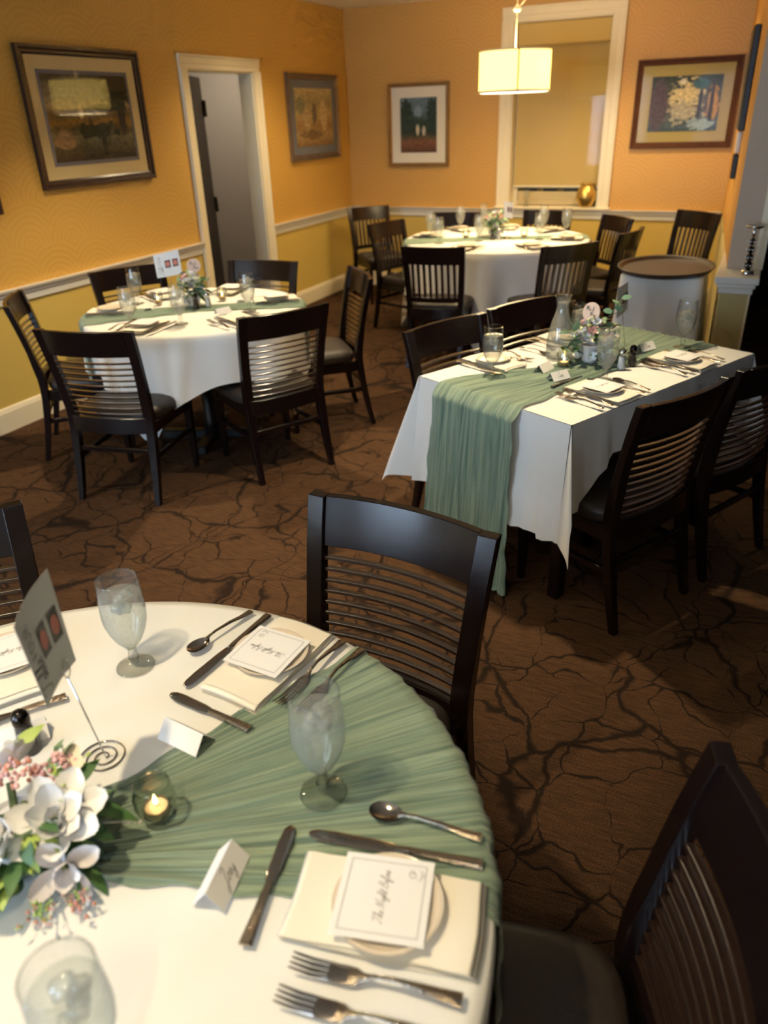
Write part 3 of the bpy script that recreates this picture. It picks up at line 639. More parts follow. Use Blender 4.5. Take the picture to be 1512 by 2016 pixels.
chair('h', (.150, .700), 16, 'dark slatted chair cut off at the bottom right corner', g)
chair('h', (-1.69, .93), 145, 'dark slatted chair cut off at the left edge behind the table sign', g)
chair('h', (-2.70, 2.515), -77.4, 'dark slatted chair with its back to the viewer, front left of left round table', g)
chair('h', (-2.012, 3.143), -30.2, 'dark slatted chair with its back turned, front right of left round table', g)
chair('h', (-2.10, 4.15), 41.5, 'dark slatted chair seen from the side, right of left round table', g)
chair('h', (-2.915, 4.345), 97.5, 'dark chair behind the left round table, in front of the doorway', g)
chair('h', (-3.665, 3.89), 152.7, 'dark chair behind the left round table, against the left wall rail', g)
chair('h', (-3.63, 2.95), 220, 'dark slatted chair at far left beside the wall, side on', g)
chair('h', (-.112, 2.54), -29, 'near dark chair at the rectangular table, back to the viewer', g)
chair('h', (.150, 3.03), -28, 'dark chair at the rectangular table cut off by right edge', g)
chair('h', (-1.19, 3.16), 155, 'dark chair across the rectangular table, left of the carafe', g)
chair('h', (-.96, 3.66), 150, 'dark chair across the rectangular table, behind the carafe', g)
g = 'vertical slat dining chairs'
chair('v', (-2.03, 5.12), -82, 'black vertical slat chair, back to viewer, front left of rear table', g, (.92, .92, 1))
chair('v', (-1.127, 5.45), -42, 'black vertical slat chair, angled, front right of rear table', g, (.92, .92, 1))
chair('v', (-2.97, 6.36), 162, 'brown vertical slat chair at the left of rear table', g, (.92, .92, 1))
chair('v', (-3.665, 7.45), 139, 'dark vertical slat chair standing in the room corner', g, (.92, .92, 1))
chair('v', (-2.575, 7.14), 104, 'chair behind rear table, below the ivory matted picture', g, (.92, .92, 1))
chair('v', (-1.775, 7.40), 87, 'chair behind rear table, in front of the window', g, (.92, .92, 1))
chair('v', (-1.075, 7.06), 41, 'dark chair right of rear table beside the window casing', g, (.92, .92, 1))
chair('v', (-.825, 6.22), -12, 'dark chair half hidden behind the serving tray, right of rear table', g, (.92, .92, 1))
chair('v', (-.435, 7.02), 49, 'lone vertical slat chair by the rear wall, behind the serving tray', g, (.92, .92, 1.06))

# ------------------------------------------------------------------ tables and cloths
TZ = 0.765           # upper face of the cloths
def smoothstep(a, b, x):
    t = max(0, min(1, (x - a) / (b - a))); return t * t * (3 - 2 * t)
def pedestal_table(name, c, r, label):
    thing(name, [('table_top', auto_smooth(MB().lathe([(0, TZ - .035), (r - .008, TZ - .035), (r - .006, TZ - .006), (0, TZ - .006)], 48).mesh('table_top')), 'wood_dark'),
                 ('column', MB().lathe([(0, .05), (.05, .05), (.04, .1), (.04, TZ - .036), (0, TZ - .036)], 16).mesh('column', 0, True), 'black_frame'),
                 ('foot', MB().box(-.3, .3, -.03, .03, 0, .05).mesh('foot', .006), 'black_frame'), ('foot', MB().box(-.03, .03, -.3, -.031, 0, .05).box(-.03, .03, .031, .3, 0, .05).mesh('foot', .006), 'black_frame')],
          (c[0], c[1], 0), .4, label, 'table', 'round tables')
def round_cloth(name, c, r, half, ori, label, seed, nfold=11, amp=.16):
    rr = random.Random(seed); ph = [rr.uniform(0, 6.28) for _ in range(3)]
    n = 192; m = MB(); rings = []
    for q in range(1, 6): rings.append([(c[0] + r * .97 * q / 5 * math.cos(2 * PI * j / n), c[1] + r * .97 * q / 5 * math.sin(2 * PI * j / n), TZ) for j in range(n)])
    def drop(a):
        b = a - math.radians(ori); return min(half / max(abs(math.cos(b)), abs(math.sin(b))), half * 1.36) - r
    K = 12
    for k in range(0, K + 1):
        t = k / K; ring = []
        for j in range(n):
            a = 2 * PI * j / n; d = drop(a) * t
            if k == 0: rad, z = r, TZ - .002
            else:
                fold = math.sin(nfold * a + ph[0] + .9 * math.sin(2 * a + ph[1])) + .35 * math.sin((2 * nfold - 3) * a + ph[2])
                rad = r + .006 + amp * d * .55 * (fold * smoothstep(0, .12, d)) - .03 * d
                rad = max(rad, r - .15 * d - .002); z = TZ - .006 - d * (1 - .03 * t)
            ring.append((c[0] + rad * math.cos(a), c[1] + rad * math.sin(a), z))
        rings.append(ring)
    vs = [(c[0], c[1], TZ)] + rings[0]; m.add(vs, [(0, 1 + j, 1 + (j + 1) % n) for j in range(n)]); m.loft(rings, cap=False)
    me = m.mesh('tablecloth', 0, True)
    o = link(name, me, 'cloth_white'); return tag(o, label, 'tablecloth', 'white tablecloths')
T1, T2, T3 = (-.795, .437), (-2.80, 3.45), (-1.96, 6.38)
R1, R2, R3 = .66, .612, .757
pedestal_table('round_table', T1, R1, 'round pedestal table under the cloth in the foreground')
pedestal_table('round_table', T2, R2, 'round pedestal table under the cloth at the left')
pedestal_table('round_table', T3, R3, 'round pedestal table under the cloth at the rear')
round_cloth('tablecloth', T1, R1, .98, 20, 'white cloth on the foreground round table', 3)
round_cloth('tablecloth', T2, R2, .88, -40, 'white cloth draped over the left round table', 5, 9)
round_cloth('tablecloth', T3, R3, 1.12, -35, 'white cloth draped over the rear round table', 8, 13)
# rectangular table
A4 = math.radians(-25.9); C4 = (-.532, 3.107); HW, HL = .379, .5985
def W4(x, y, z=0): return (C4[0] + x * math.cos(A4) - y * math.sin(A4), C4[1] + x * math.sin(A4) + y * math.cos(A4), z)
thing('rectangular_table', [('table_top', MB().box(-HW + .006, HW - .006, -HL + .006, HL - .006, TZ - .04, TZ - .006).mesh('table_top', .004), 'wood_dark')] +
      [('leg', MB().box(sx * .3 - .025, sx * .3 + .025, sy * .5 - .025, sy * .5 + .025, 0, TZ - .041).mesh('leg', .004), 'wood_dark') for sx in (-1, 1) for sy in (-1, 1)],
      (C4[0], C4[1], 0), A4, 'rectangular table under the white cloth', 'table')
def rect_cloth():
    a, b, bc = .45, .16, .33     # overhang on the short ends (y) and on the long sides (x)
    m = MB(); m.grid(lambda u, v: (-HW + 2 * HW * u, -HL + 2 * HL * v, TZ), 8, 12)
    def wob(s, t): return .012 * t * math.sin(s * 17) + .009 * t * math.sin(s * 31 + 1)
    for s in (-1, 1):
        m.grid(lambda u, v, s=s: ((-HW + 2 * HW * u), s * (HL + .004 + .03 * v + wob(u * 2 + s, v)), TZ - .004 * (v > 0) - a * v * .985), 30, 10)
        m.grid(lambda u, v, s=s: (s * (HW + .004 + .02 * v + .6 * wob(u * 3 + s + 2, v)), (-HL + 2 * HL * u), TZ - .004 * (v > 0) - (b + (bc - b) * (1 - smoothstep(0, .22, min(u, 1 - u)))) * v * .985), 40, 8)
        for q in (-1, 1):
            def corner(u, v, s=s, q=q):
                ph = u * PI / 2                      # 0: next to the short end, 90: next to the long side
                l = min(a / max(math.cos(ph), 1e-6), bc / max(math.sin(ph), 1e-6)) * v
                k = .29 if q < 0 else .26
                off = math.sin(2 * ph) * l * k + math.sin(ph * 6) * .02 * v
                bx = .02 * v * math.sin(ph); by = .03 * v * math.cos(ph)
                return (q * (HW + .004 + bx + off * .80), s * (HL + .004 + by + off * .62), TZ - .004 * (v > 0) - l * .96 * (1 - .25 * math.sin(2 * ph) ** 2 * .5))
            m.grid(corner, 22, 12)
    m.v = [W4(x, y, z) for x, y, z in m.v]
    bm_me = m.mesh('tablecloth', 0, True)
    bm = bmesh.new(); bm.from_mesh(bm_me); bmesh.ops.remove_doubles(bm, verts=bm.verts, dist=.0006); bmesh.ops.recalc_face_normals(bm, faces=bm.faces); bm.to_mesh(bm_me); bm.free()
    return tag(link('tablecloth', bm_me, 'cloth_white'), 'white cloth with hanging corner points on the rectangular table', 'tablecloth', 'white tablecloths')
rect_cloth()

# ------------------------------------------------------------------ green gauze runners
def fan_runner(c, r, axis, halfdeg, neck, label, seed, drop=.33, axis2=None, half2=None, shift=(0, 0)):
    rr = random.Random(seed); nu, nv = 96, 56
    ph = [rr.uniform(0, 6.28) for _ in range(6)]
    def fn(u, v):
        t = 2 * u - 1; s = abs(t); L = r + drop; d = s * L
        if t > 0: ax, hd = axis, halfdeg
        else: ax, hd = (axis2 if axis2 is not None else axis + 180), (half2 or halfdeg)
        vv = (2 * v - 1) * (1 if t > 0 else -1)
        rho = min(d, r); aa = math.radians(ax + hd * vv)
        perp = math.radians(ax + 90); k = neck * vv * (1 - rho / r)
        wob = .006 * math.sin(5 * d * 9 + ph[0] + 3 * vv) * (abs(vv) > .93)
        ew = rho + .002
        x = c[0] + shift[0] * (1 - rho / r) + (ew + (.007 if d > r else 0)) * math.cos(aa) + k * math.cos(perp) + wob * math.cos(perp)
        y = c[1] + shift[1] * (1 - rho / r) + (ew + (.007 if d > r else 0)) * math.sin(aa) + k * math.sin(perp) + wob * math.sin(perp)
        crin = .0010 * (math.sin(vv * 31 + ph[1] + 9 * rho + 2 * math.sin(7 * rho + 3 * vv)) + .8 * math.sin(vv * 57 + ph[2] - 13 * rho) + .7 * math.sin(vv * 17 + 21 * rho + ph[3])) * (1.0 + .6 * (1 - rho / r))
        z = TZ + .0045 + crin
        if d > r:
            e = d - r; z = TZ + .004 - e; x += crin * 2 * math.cos(aa) + .006 * math.cos(aa) * min(1, e * 6); y += crin * 2 * math.sin(aa) + .006 * math.sin(aa) * min(1, e * 6)
        elif d > r - .02: z = TZ + .0045 + crin
        return (x, y, z)
    m = MB().grid(fn, nu, nv); me = m.mesh('table_runner', 0, True); grid_uv(me, nu, nv)
    return tag(link('table_runner', me, 'runner_gauze'), label, 'table runner', 'sage green gauze runners')
fan_runner(T1, R1, 43, 27.5, .045, 'sage green gauze runner across the foreground round table', 1, .32, shift=(-.005, .02))
fan_runner(T2, R2, 31, 10.5, .075, 'sage green gauze runner across the left round table', 2, .30, 222, 15.5)
fan_runner(T3, R3, 20, 10, .07, 'green gauze runner across the rear round table', 4, .3, 207, 12)
def rect_runner():
    nu, nv = 150, 64; hem = .76; rr = random.Random(9)
    def fn(u, v):
        vv = 2 * v - 1; d = u * (hem + 2 * HL + .2)    # arc length from the near hem on the floor
        y = d - hem                                  # 0 at the near edge
        if y < 0: w0, w1 = -.265, .165
        elif y < 2 * HL:
            t = y / (2 * HL); k = smoothstep(0, .42, t) * (1 - smoothstep(.55, 1, t))
            w0 = -.265 * (1 - k) + (-.085) * k; w1 = .165 * (1 - k) + .13 * k
            w1 += .05 * smoothstep(.6, 1, t)
        else: w0, w1 = -.265, .215
        x = (w0 + w1) / 2 + (w1 - w0) / 2 * vv
        crin = .0024 * (math.sin(vv * 36 + 4 * d) + .7 * math.sin(vv * 61 - 6 * d) + .6 * math.sin(vv * 21 + 9 * d))
        edge = (.004 * math.sin(d * 23) + .003 * math.sin(d * 51 + 1)) * (abs(vv) > .94)
        if y < 0:
            z = TZ + .004 + y; yy = -HL - .03 - crin * 2.2 - .012 - .03 * min(1, -y / .5)
            x += edge - .02 * y * vv
            if z < .012:
                e = .012 - z; z = .012 + abs(crin) * 2; yy -= e
                x += e * .9 * smoothstep(.2, 1, vv)
            if -.04 < y: yy = -HL - .006 - (.036 + crin) * (-y / .04)
            return W4(x, yy, z)
        if y > 2 * HL:
            e = y - 2 * HL; return W4(x + edge, HL + .012 + .03 * min(1, e / .05) + abs(crin) * 2, TZ + .004 - e)
        return W4(x + edge, -HL + y, TZ + .0065 + crin * (1 + .8 * (abs(y - HL) < .35)))
    m = MB().grid(fn, nu, nv); me = m.mesh('table_runner', 0, True); grid_uv(me, nu, nv)
    return tag(link('table_runner', me, 'runner_gauze'), 'sage green gauze runner hanging to the floor from the rectangular table', 'table runner', 'sage green gauze runners')
rect_runner()

# ------------------------------------------------------------------ lettering (pen strokes)
GL = {
 'T': (.68, [[(0, .86), (.12, .98), (.45, .93), (.8, 1)], [(.45, .95), (.36, .5), (.22, .05), (.05, .02), (.02, .12)]]),
 'h': (.42, [[(-.05, .05), (.14, .5), (.24, .95), (.15, 1), (.1, .6), (.04, 0), (.14, .32), (.26, .4), (.28, .2), (.27, .03), (.42, .1)]]),
 'e': (.30, [[(0, .1), (.2, .26), (.2, .4), (.08, .36), (.05, .12), (.14, .01), (.32, .12)]]),
 'N': (.74, [[(-.02, 0), (.1, .1), (.22, .98), (.42, .05), (.62, .98), (.74, 1.02)]]),
 'i': (.22, [[(0, .1), (.1, .4), (.07, .05), (.12, .01), (.24, .12)], [(.14, .56), (.15, .6)]]),
 'g': (.36, [[(.26, .38), (.1, .38), (.04, .15), (.12, .02), (.24, .3), (.27, .4), (.2, -.35), (.06, -.45), (.04, -.28), (.36, .1)]]),
 't': (.26, [[(0, .1), (.14, .85), (.07, .1), (.13, .01), (.26, .12)], [(-.02, .52), (.28, .58)]]),
 'B': (.62, [[(.02, .02), (.2, .97), (.42, .98), (.46, .75), (.2, .54), (.46, .48), (.48, .15), (.25, -.02), (.04, .05)]]),
 'f': (.30, [[(0, .1), (.22, .7), (.24, 1), (.15, .85), (.02, -.4), (.1, -.42), (.12, 0), (.3, .14)]]),
 'o': (.32, [[(.18, .4), (.05, .3), (.05, .06), (.16, .0), (.24, .2), (.18, .4), (.34, .34)]]),
 'r': (.28, [[(0, .1), (.1, .42), (.2, .36), (.16, .06), (.3, .1)]]),
 'a': (.36, [[(.26, .38), (.08, .36), (.04, .08), (.16, .03), (.27, .38), (.25, .04), (.38, .12)]]),
 'b': (.34, [[(0, .1), (.2, .9), (.13, .98), (.06, .1), (.2, .02), (.24, .3), (.34, .32)]]),
 'l': (.24, [[(0, .1), (.19, .85), (.14, .98), (.07, .1), (.12, .01), (.26, .12)]]),
 'J': (.5, [[(.12, .85), (.3, 1), (.46, .9), (.3, .3), (.16, -.4), (0, -.42), (.08, -.15), (.5, .12)]]),
 'y': (.36, [[(0, .38), (.06, .08), (.2, .06), (.28, .4), (.2, -.35), (.05, -.44), (.05, -.25), (.36, .12)]]),
 'L': (.5, [[(.4, .85), (.3, 1), (.2, .6), (.1, .05), (.02, .02), (.2, .08), (.5, .02)]]),
 'M': (.8, [[(0, 0), (.16, .95), (.3, .2), (.5, .98), (.58, .05), (.7, .03)]]), 's': (.26, [[(0, .08), (.16, .42), (.2, .1), (.08, .0), (.0, .08)]]),
 '&': (.45, [[(.4, .05), (.12, .6), (.2, .8), (.3, .66), (.04, .2), (.14, .02), (.36, .3)]]),
 'F': (.62, [[(.08, 0), (.08, 1), (.5, 1)], [(.08, .52), (.42, .52)]]), 'O': (.85, [[(.75, .5), (.68, .85), (.42, 1), (.16, .85), (.08, .5), (.16, .15), (.42, 0), (.68, .15), (.75, .5)]]),
 'U': (.8, [[(.08, 1), (.08, .3), (.2, .04), (.38, 0), (.56, .04), (.68, .3), (.68, 1)]]), 'R': (.7, [[(.08, 0), (.08, 1), (.4, 1), (.55, .86), (.52, .62), (.36, .5), (.08, .5)], [(.34, .5), (.6, 0)]]), ' ': (.3, [])}
def smooth_pts(p, k=4):
    if len(p) < 3: return p
    out = []
    for i in range(len(p) - 1):
        p0, p1, p2, p3 = p[max(i - 1, 0)], p[i], p[i + 1], p[min(i + 2, len(p) - 1)]
        for j in range(k):
            t = j / k
            out.append(tuple(.5 * (2 * p1[q] + (p2[q] - p0[q]) * t + (2 * p0[q] - 5 * p1[q] + 4 * p2[q] - p3[q]) * t * t + (3 * p1[q] - p0[q] - 3 * p2[q] + p3[q]) * t ** 3) for q in (0, 1)))
    return out + [p[-1]]
def lettering(text, size, pen, shear=.3, spread=1.0, smooth=True):
    """flat ribbon strokes in the xy plane, centred; x = reading direction"""
    m = MB(); x = 0; strokes = []
    for ch in text:
        adv, st = GL[ch]
        for s in st: strokes.append([((x + a + shear * b) * size, b * size) for a, b in s])
        x += adv * spread
    w = x * size
    for s in strokes: ribbon(m, [(a - w / 2, b - .3 * size) for a, b in (smooth_pts(s) if smooth else s)], pen)
    return m
def ribbon(m, p, pen):
    L = []; Rr = []
    for i in range(len(p)):
        a = p[max(i - 1, 0)]; b = p[min(i + 1, len(p) - 1)]; dx, dy = b[0] - a[0], b[1] - a[1]; l = math.hypot(dx, dy) or 1
        L.append((p[i][0] - dy / l * pen, p[i][1] + dx / l * pen, 0)); Rr.append((p[i][0] + dy / l * pen, p[i][1] - dx / l * pen, 0))
    n = len(p); m.add(L + Rr, [(i, i + 1, n + i + 1, n + i) for i in range(n - 1)])

# ------------------------------------------------------------------ tableware meshes (local: +x towards the diner, +y the diner's right)
def strip(sec, thick=.0022, n=6):
    """sec: (x, half width, z) along x; flat bar with rounded section"""
    rings = []
    for x, hw, z in sec:
        rings.append([(x, -hw, z), (x, -hw * .6, z + thick), (x, hw * .6, z + thick), (x, hw, z), (x, hw * .6, z - thick * .3), (x, -hw * .6, z - thick * .3)])
    return MB().loft(rings)
def fork_recipe(L=.212):
    h = strip([(-.012, .0115, .004), (-.004, .011, .004), (.006, .006, .006), (.018, .0032, .011), (.04, .0034, .015), (.075, .0055, .012), (.10, .0075, .007), (.126, .0095, .004), (.127, .009, .004)], .0026)
    parts = [('handle', auto_smooth(h.mesh('handle')), 'steel_hammered')]
    head = strip([(-.038, .0118, .0045), (-.028, .012, .0032), (-.012, .0117, .004)], .0016)
    parts.append(('fork_head', auto_smooth(head.mesh('fork_head')), 'steel'))
    for k in range(4):
        y = -.0096 + .0064 * k
        t = strip([(-.086, .0009, .011), (-.08, .0016, .0095), (-.06, .0021, .005), (-.036, .0022, .0045)], .0014)
        t.v = [(a, b + y, c) for a, b, c in t.v]; parts.append(('tine', auto_smooth(t.mesh('tine')), 'steel'))
    return parts
def knife_recipe(L, tip=0.0):
    b = strip([(-L * .53, .002, .003), (-L * .52, .0055, .003), (-L * .48, .009, .003), (-L * .38, .0105, .003), (-L * .12, .0095, .003), (-L * .03, .0075, .003), (-L * .01, .004, .003)], .0012)
    h = strip([(-L * .02, .005, .0035), (L * .02, .0062, .004), (L * .2, .0068, .0045), (L * .46, .0094, .004), (L * .47, .009, .004)], .0034)
    return [('blade', auto_smooth(b.mesh('blade')), 'steel'), ('handle', auto_smooth(h.mesh('handle')), 'steel_hammered')]
def spoon_recipe():
    def bowl(u, v):
        a = 2 * PI * v; e = u
        x = -.056 + .026 * e * math.cos(a); y = .0175 * e * math.sin(a) * (1 - .12 * math.cos(a))
        return (x, y, .0015 + .0075 * e * e)
    bm_ = MB().grid(bowl, 5, 20); bm2 = MB().grid(lambda u, v: (bowl(u, v)[0], bowl(u, v)[1], bowl(u, v)[2] - .0012), 5, 20)
    m = MB(); m.add(bm_.v, bm_.f); m.add(bm2.v, bm2.f)
    h = strip([(-.036, .006, .009), (-.028, .0034, .011), (-.01, .003, .013), (.03, .0045, .011), (.06, .0062, .006), (.088, .0082, .004), (.089, .008, .004)], .0024)
    return [('bowl', m.mesh('bowl', 0, True), 'steel'), ('handle', auto_smooth(h.mesh('handle')), 'steel_hammered')]
FORK = fork_recipe(); KNIFE = knife_recipe(.253); BUTTER = knife_recipe(.186); SPOON = spoon_recipe()
PS = .93
PLATE = [('plate_body', auto_smooth(MB().lathe([(0, 0), (.046, 0), (.05, .002), (.066, .006), (.078, .0125), (.0785, .014), (.066, .0085), (.05, .005), (0, .004)], 40).mesh('plate_body'), 1.0), 'plate_cream'),
         ('rim_band', MB().lathe([(.0665, .0088), (.076, .0132), (.0755, .0136), (.067, .0092), (.0665, .0088)], 40).mesh('rim_band', 0, True), 'plate_cream')]
def napkin_mesh(seed, lx=.252, ly=.128):
    """four layers of folded cloth as one long strip folded back and forth"""
    rr = random.Random(seed); m = MB(); lay = 4; th = .0036
    path = []
    for k in range(lay):
        xs = [(-lx / 2 + .003 * k + i * (lx - .006 * k) / 9) for i in range(10)]
        if k % 2: xs.reverse()
        for i, x in enumerate(xs): path.append((x, th * (k + .25) + .0012 * math.sin(i * .7 + k)))
        if k < lay - 1:
            s = 1 if k % 2 == 0 else -1; path.append((xs[-1] + s * .004, th * (k + .75)))
    ny = 8
    def fn(u, v):
        i = min(int(u * (len(path) - 1) + 1e-6), len(path) - 1); x, z = path[i]
        y = -ly / 2 + ly * v; edge = 1 - (2 * v - 1) ** 2
        sag = .003 * math.sin(x * 22 + seed) * (.4 + z / .013) * .6
        return (x + .002 * math.sin(y * 40 + seed), y + .0015 * math.sin(x * 30 + seed * 2 + z * 300), z + abs(sag) * .6 + .0012 * edge * (z > .009))
    m.grid(fn, len(path) - 1, ny); return m.mesh('napkin', 0, True)
NAPK = [napkin_mesh(s) for s in (1, 2, 3)]
def menu_recipe():
    w = .0605
    card = MB().grid(lambda u, v: (-w + 2 * w * u, -w + 2 * w * v, .0006 * math.sin(u * 3)), 4, 4); c2 = MB(); c2.add(card.v, card.f); c2.add([(a, b, c + .0006) for a, b, c in card.v], card.f)
    bd = MB(); b = .051
    for p in ([(-b, -b), (b, -b)], [(b, -b), (b, b)], [(b, b), (-b, b)], [(-b, b), (-b, -b)]): ribbon(bd, p, .00028)
    txt = lettering('The Night Before', .0125, .00032)
    # text reads along +y with its top towards -x
    def turn(m, z=.0016): m.v = [(-y, x, z) for x, y, _ in m.v]; return m
    em = MB(); ribbon(em, smooth_pts([(.002, 0), (.006, .004), (.0, .007), (-.005, .003), (-.002, -.002), (.004, .001), (.0, .004)]), .0003)
    ribbon(em, [(-.006, -.004), (-.008, -.009), (.006, -.010), (.007, -.006)], .0003); ribbon(em, [(-.004, -.012), (.004, -.013)], .0003)
    em.v = [(x + .037, y - .036, z) for x, y, z in em.v]
    return [('card', c2.mesh('card'), 'card_white'), ('border_line', turn(bd).mesh('border_line'), 'ink'), ('lettering', turn(txt).mesh('lettering'), 'ink'), ('emblem', turn(em).mesh('emblem'), 'ink')]
MENU = menu_recipe()
def tent_recipe(text, L=.088, h=.03, sp=.024):
    """tent card, ridge along y, written side towards the diner (+x)"""
    t = .0005; m = MB()
    m.add([(sp, -L / 2, 0), (sp, L / 2, 0), (0, L / 2, h), (0, -L / 2, h), (sp - t, -L / 2, 0), (sp - t, L / 2, 0), (0, L / 2, h - t * 2), (0, -L / 2, h - t * 2)], [(0, 1, 2, 3), (7, 6, 5, 4), (0, 3, 7, 4), (1, 5, 6, 2)])
    m2 = MB(); m2.add([(-sp, -L / 2, 0), (-sp, L / 2, 0), (0, L / 2, h), (0, -L / 2, h), (-sp + t, -L / 2, 0), (-sp + t, L / 2, 0), (0, L / 2, h - t * 2), (0, -L / 2, h - t * 2)], [(3, 2, 1, 0), (4, 5, 6, 7), (4, 7, 3, 0), (2, 6, 5, 1)])
    parts = [('card_front', m.mesh('card_front'), 'card_white'), ('card_back', m2.mesh('card_back'), 'card_white')]
    if text:
        lt = lettering(text, .021, .0005); n = math.hypot(sp, h)
        lt.v = [(sp * .5 - y * sp / n + h / n * .0004, x, h * .5 + y * h / n + sp / n * .0004) for x, y, _ in lt.v]
        parts.append(('lettering', lt.mesh('lettering'), 'ink'))
    return parts
TENT_J, TENT_L, TENT_B = tent_recipe('Joey'), tent_recipe('Lori'), tent_recipe('')
BOWL = [(.0095, .046), (.014, .052), (.024, .066), (.034, .088), (.040, .110), (.0415, .128), (.0405, .150), (.0385, .175), (.037, .198), (.0368, .2)]
def goblet_recipe(frost=True, fill=.166, seed=0):
    rr = random.Random(seed)
    bowl = MB().lathe([(0, .044)] + BOWL, 28).mesh('bowl', 0, True)
    stem = MB().lathe([(.0085, .0095), (.0075, .016), (.011, .024), (.0085, .032), (.008, .040), (.0095, .046)], 16).mesh('stem', 0, True)
    foot = MB().lathe([(0, 0), (.035, 0), (.0368, .0015), (.034, .0035), (.018, .006), (.009, .0105), (0, .0105)], 32).mesh('foot', 0, True)
    wp = [(0, .048)] + [(max(r - .0016, .001), z) for r, z in BOWL if z < fill - .004]
    rt = None
    for (r0, z0), (r1, z1) in zip(BOWL, BOWL[1:]):
        if z0 <= fill <= z1: rt = r0 + (r1 - r0) * (fill - z0) / (z1 - z0) - .0016
    wp += [(rt, fill), (rt * .6, fill + .001), (0, fill + .001)]
    water = auto_smooth(MB().lathe(wp, 28).mesh('water'), .9)
    rim = MB().lathe([(.0372, .1985), (.0376, .2005), (.0362, .2012), (.0358, .199), (.0372, .1985)], 28).mesh('rim', 0, True)
    parts = [('bowl', bowl, 'glass_frosted' if frost else 'glass_clear'), ('rim', rim, 'glass_clear'), ('stem', stem, 'glass_clear'), ('foot', foot, 'glass_clear'), ('water', water, 'water_icy')]
    for k in range(5):
        s = rr.uniform(.009, .012); cube = MB().box(-s, s, -s, s, -s * .8, s * .8).mesh('ice_cube', .003, True)
        a = rr.uniform(0, 6.28); d = rr.uniform(.008, .018)
        parts.append(('ice_cube', cube, 'ice', T(d * math.cos(a), d * math.sin(a), fill - .012 - .011 * (k // 2) + (.01 if k < 2 else 0)) @ Matrix.Rotation(rr.uniform(0, 3), 4, Vector((rr.random(), rr.random(), rr.random() + .1)).normalized())))
    return parts
GOB = [goblet_recipe(True, .166, s) for s in (1, 2)]; GOBC = goblet_recipe(False, .168, 4); GOBW = goblet_recipe(False, .150, 6)
def carafe_recipe():
    P = [(.052, .0), (.056, .004), (.057, .02), (.055, .07), (.05, .11), (.04, .15), (.028, .185), (.024, .205), (.025, .225), (.030, .245), (.033, .252)]
    return [('carafe_body', MB().lathe([(0, 0)] + P, 32).mesh('carafe_body', 0, True), 'glass_frosted'),
            ('lip', MB().lathe([(.0325, .248), (.035, .2525), (.033, .256), (.031, .252), (.0325, .248)], 32).mesh('lip', 0, True), 'glass_clear'),
            ('water', auto_smooth(MB().lathe([(0, .006)] + [(r - .003, z + .002) for r, z in P[1:9]] + [(0, .228)], 28).mesh('water'), .9), 'water_icy')]
CARAFE = carafe_recipe()
def votive_recipe():
    g_ = MB().lathe([(0, .002), (.018, .002), (.026, .012), (.0315, .03), (.0315, .044), (.028, .058), (.0255, .066), (.0262, .067)], 28).mesh('globe', 0, True)
    return [('globe', g_, 'glass_votive'), ('globe_rim', MB().lathe([(.0258, .0655), (.0272, .067), (.0262, .0685), (.0248, .067), (.0258, .0655)], 28).mesh('globe_rim', 0, True), 'glass_votive'), ('tealight_cup', auto_smooth(MB().lathe([(0, .006), (.0185, .006), (.019, .022), (.018, .022), (.0175, .019), (0, .019)], 20).mesh('tealight_cup')), 'tin'),
            ('wax', MB().lathe([(0, .0185), (.017, .0185), (.0165, .0205), (0, .0195)], 18).mesh('wax'), 'wax', None, [('wick', MB().tube([(0, 0, .019), (.0004, 0, .026)], .0006, 5).mesh('wick'), 'ink_black')]),
            ('flame', MB().lathe([(0, .024), (.0028, .027), (.0036, .031), (.0024, .037), (.0008, .043), (0, .045)], 10).mesh('flame', 0, True), 'flame')]
VOTIVE = votive_recipe()
def shaker_recipe(fillmat):
    cap_mat = 'chrome' if fillmat == 'salt' else 'dark_chrome'
    return [('shaker_body', MB().lathe([(0, 0), (.018, 0), (.0185, .004), (.016, .03), (.0135, .062), (.0135, .066)], 12).mesh('shaker_body', 0, True), 'glass_clear'),
            ('contents', MB().lathe([(0, .003), (.0165, .004), (.0145, .03), (.0125, .055), (0, .056)], 12).mesh('contents', 0, True), fillmat),
            ('cap', MB().lathe([(.0145, .062), (.015, .066), (.0148, .074), (.012, .082), (.006, .087), (0, .088)], 16).mesh('cap', 0, True), cap_mat)]
SALT, PEPPER = shaker_recipe('salt'), shaker_recipe('pepper')

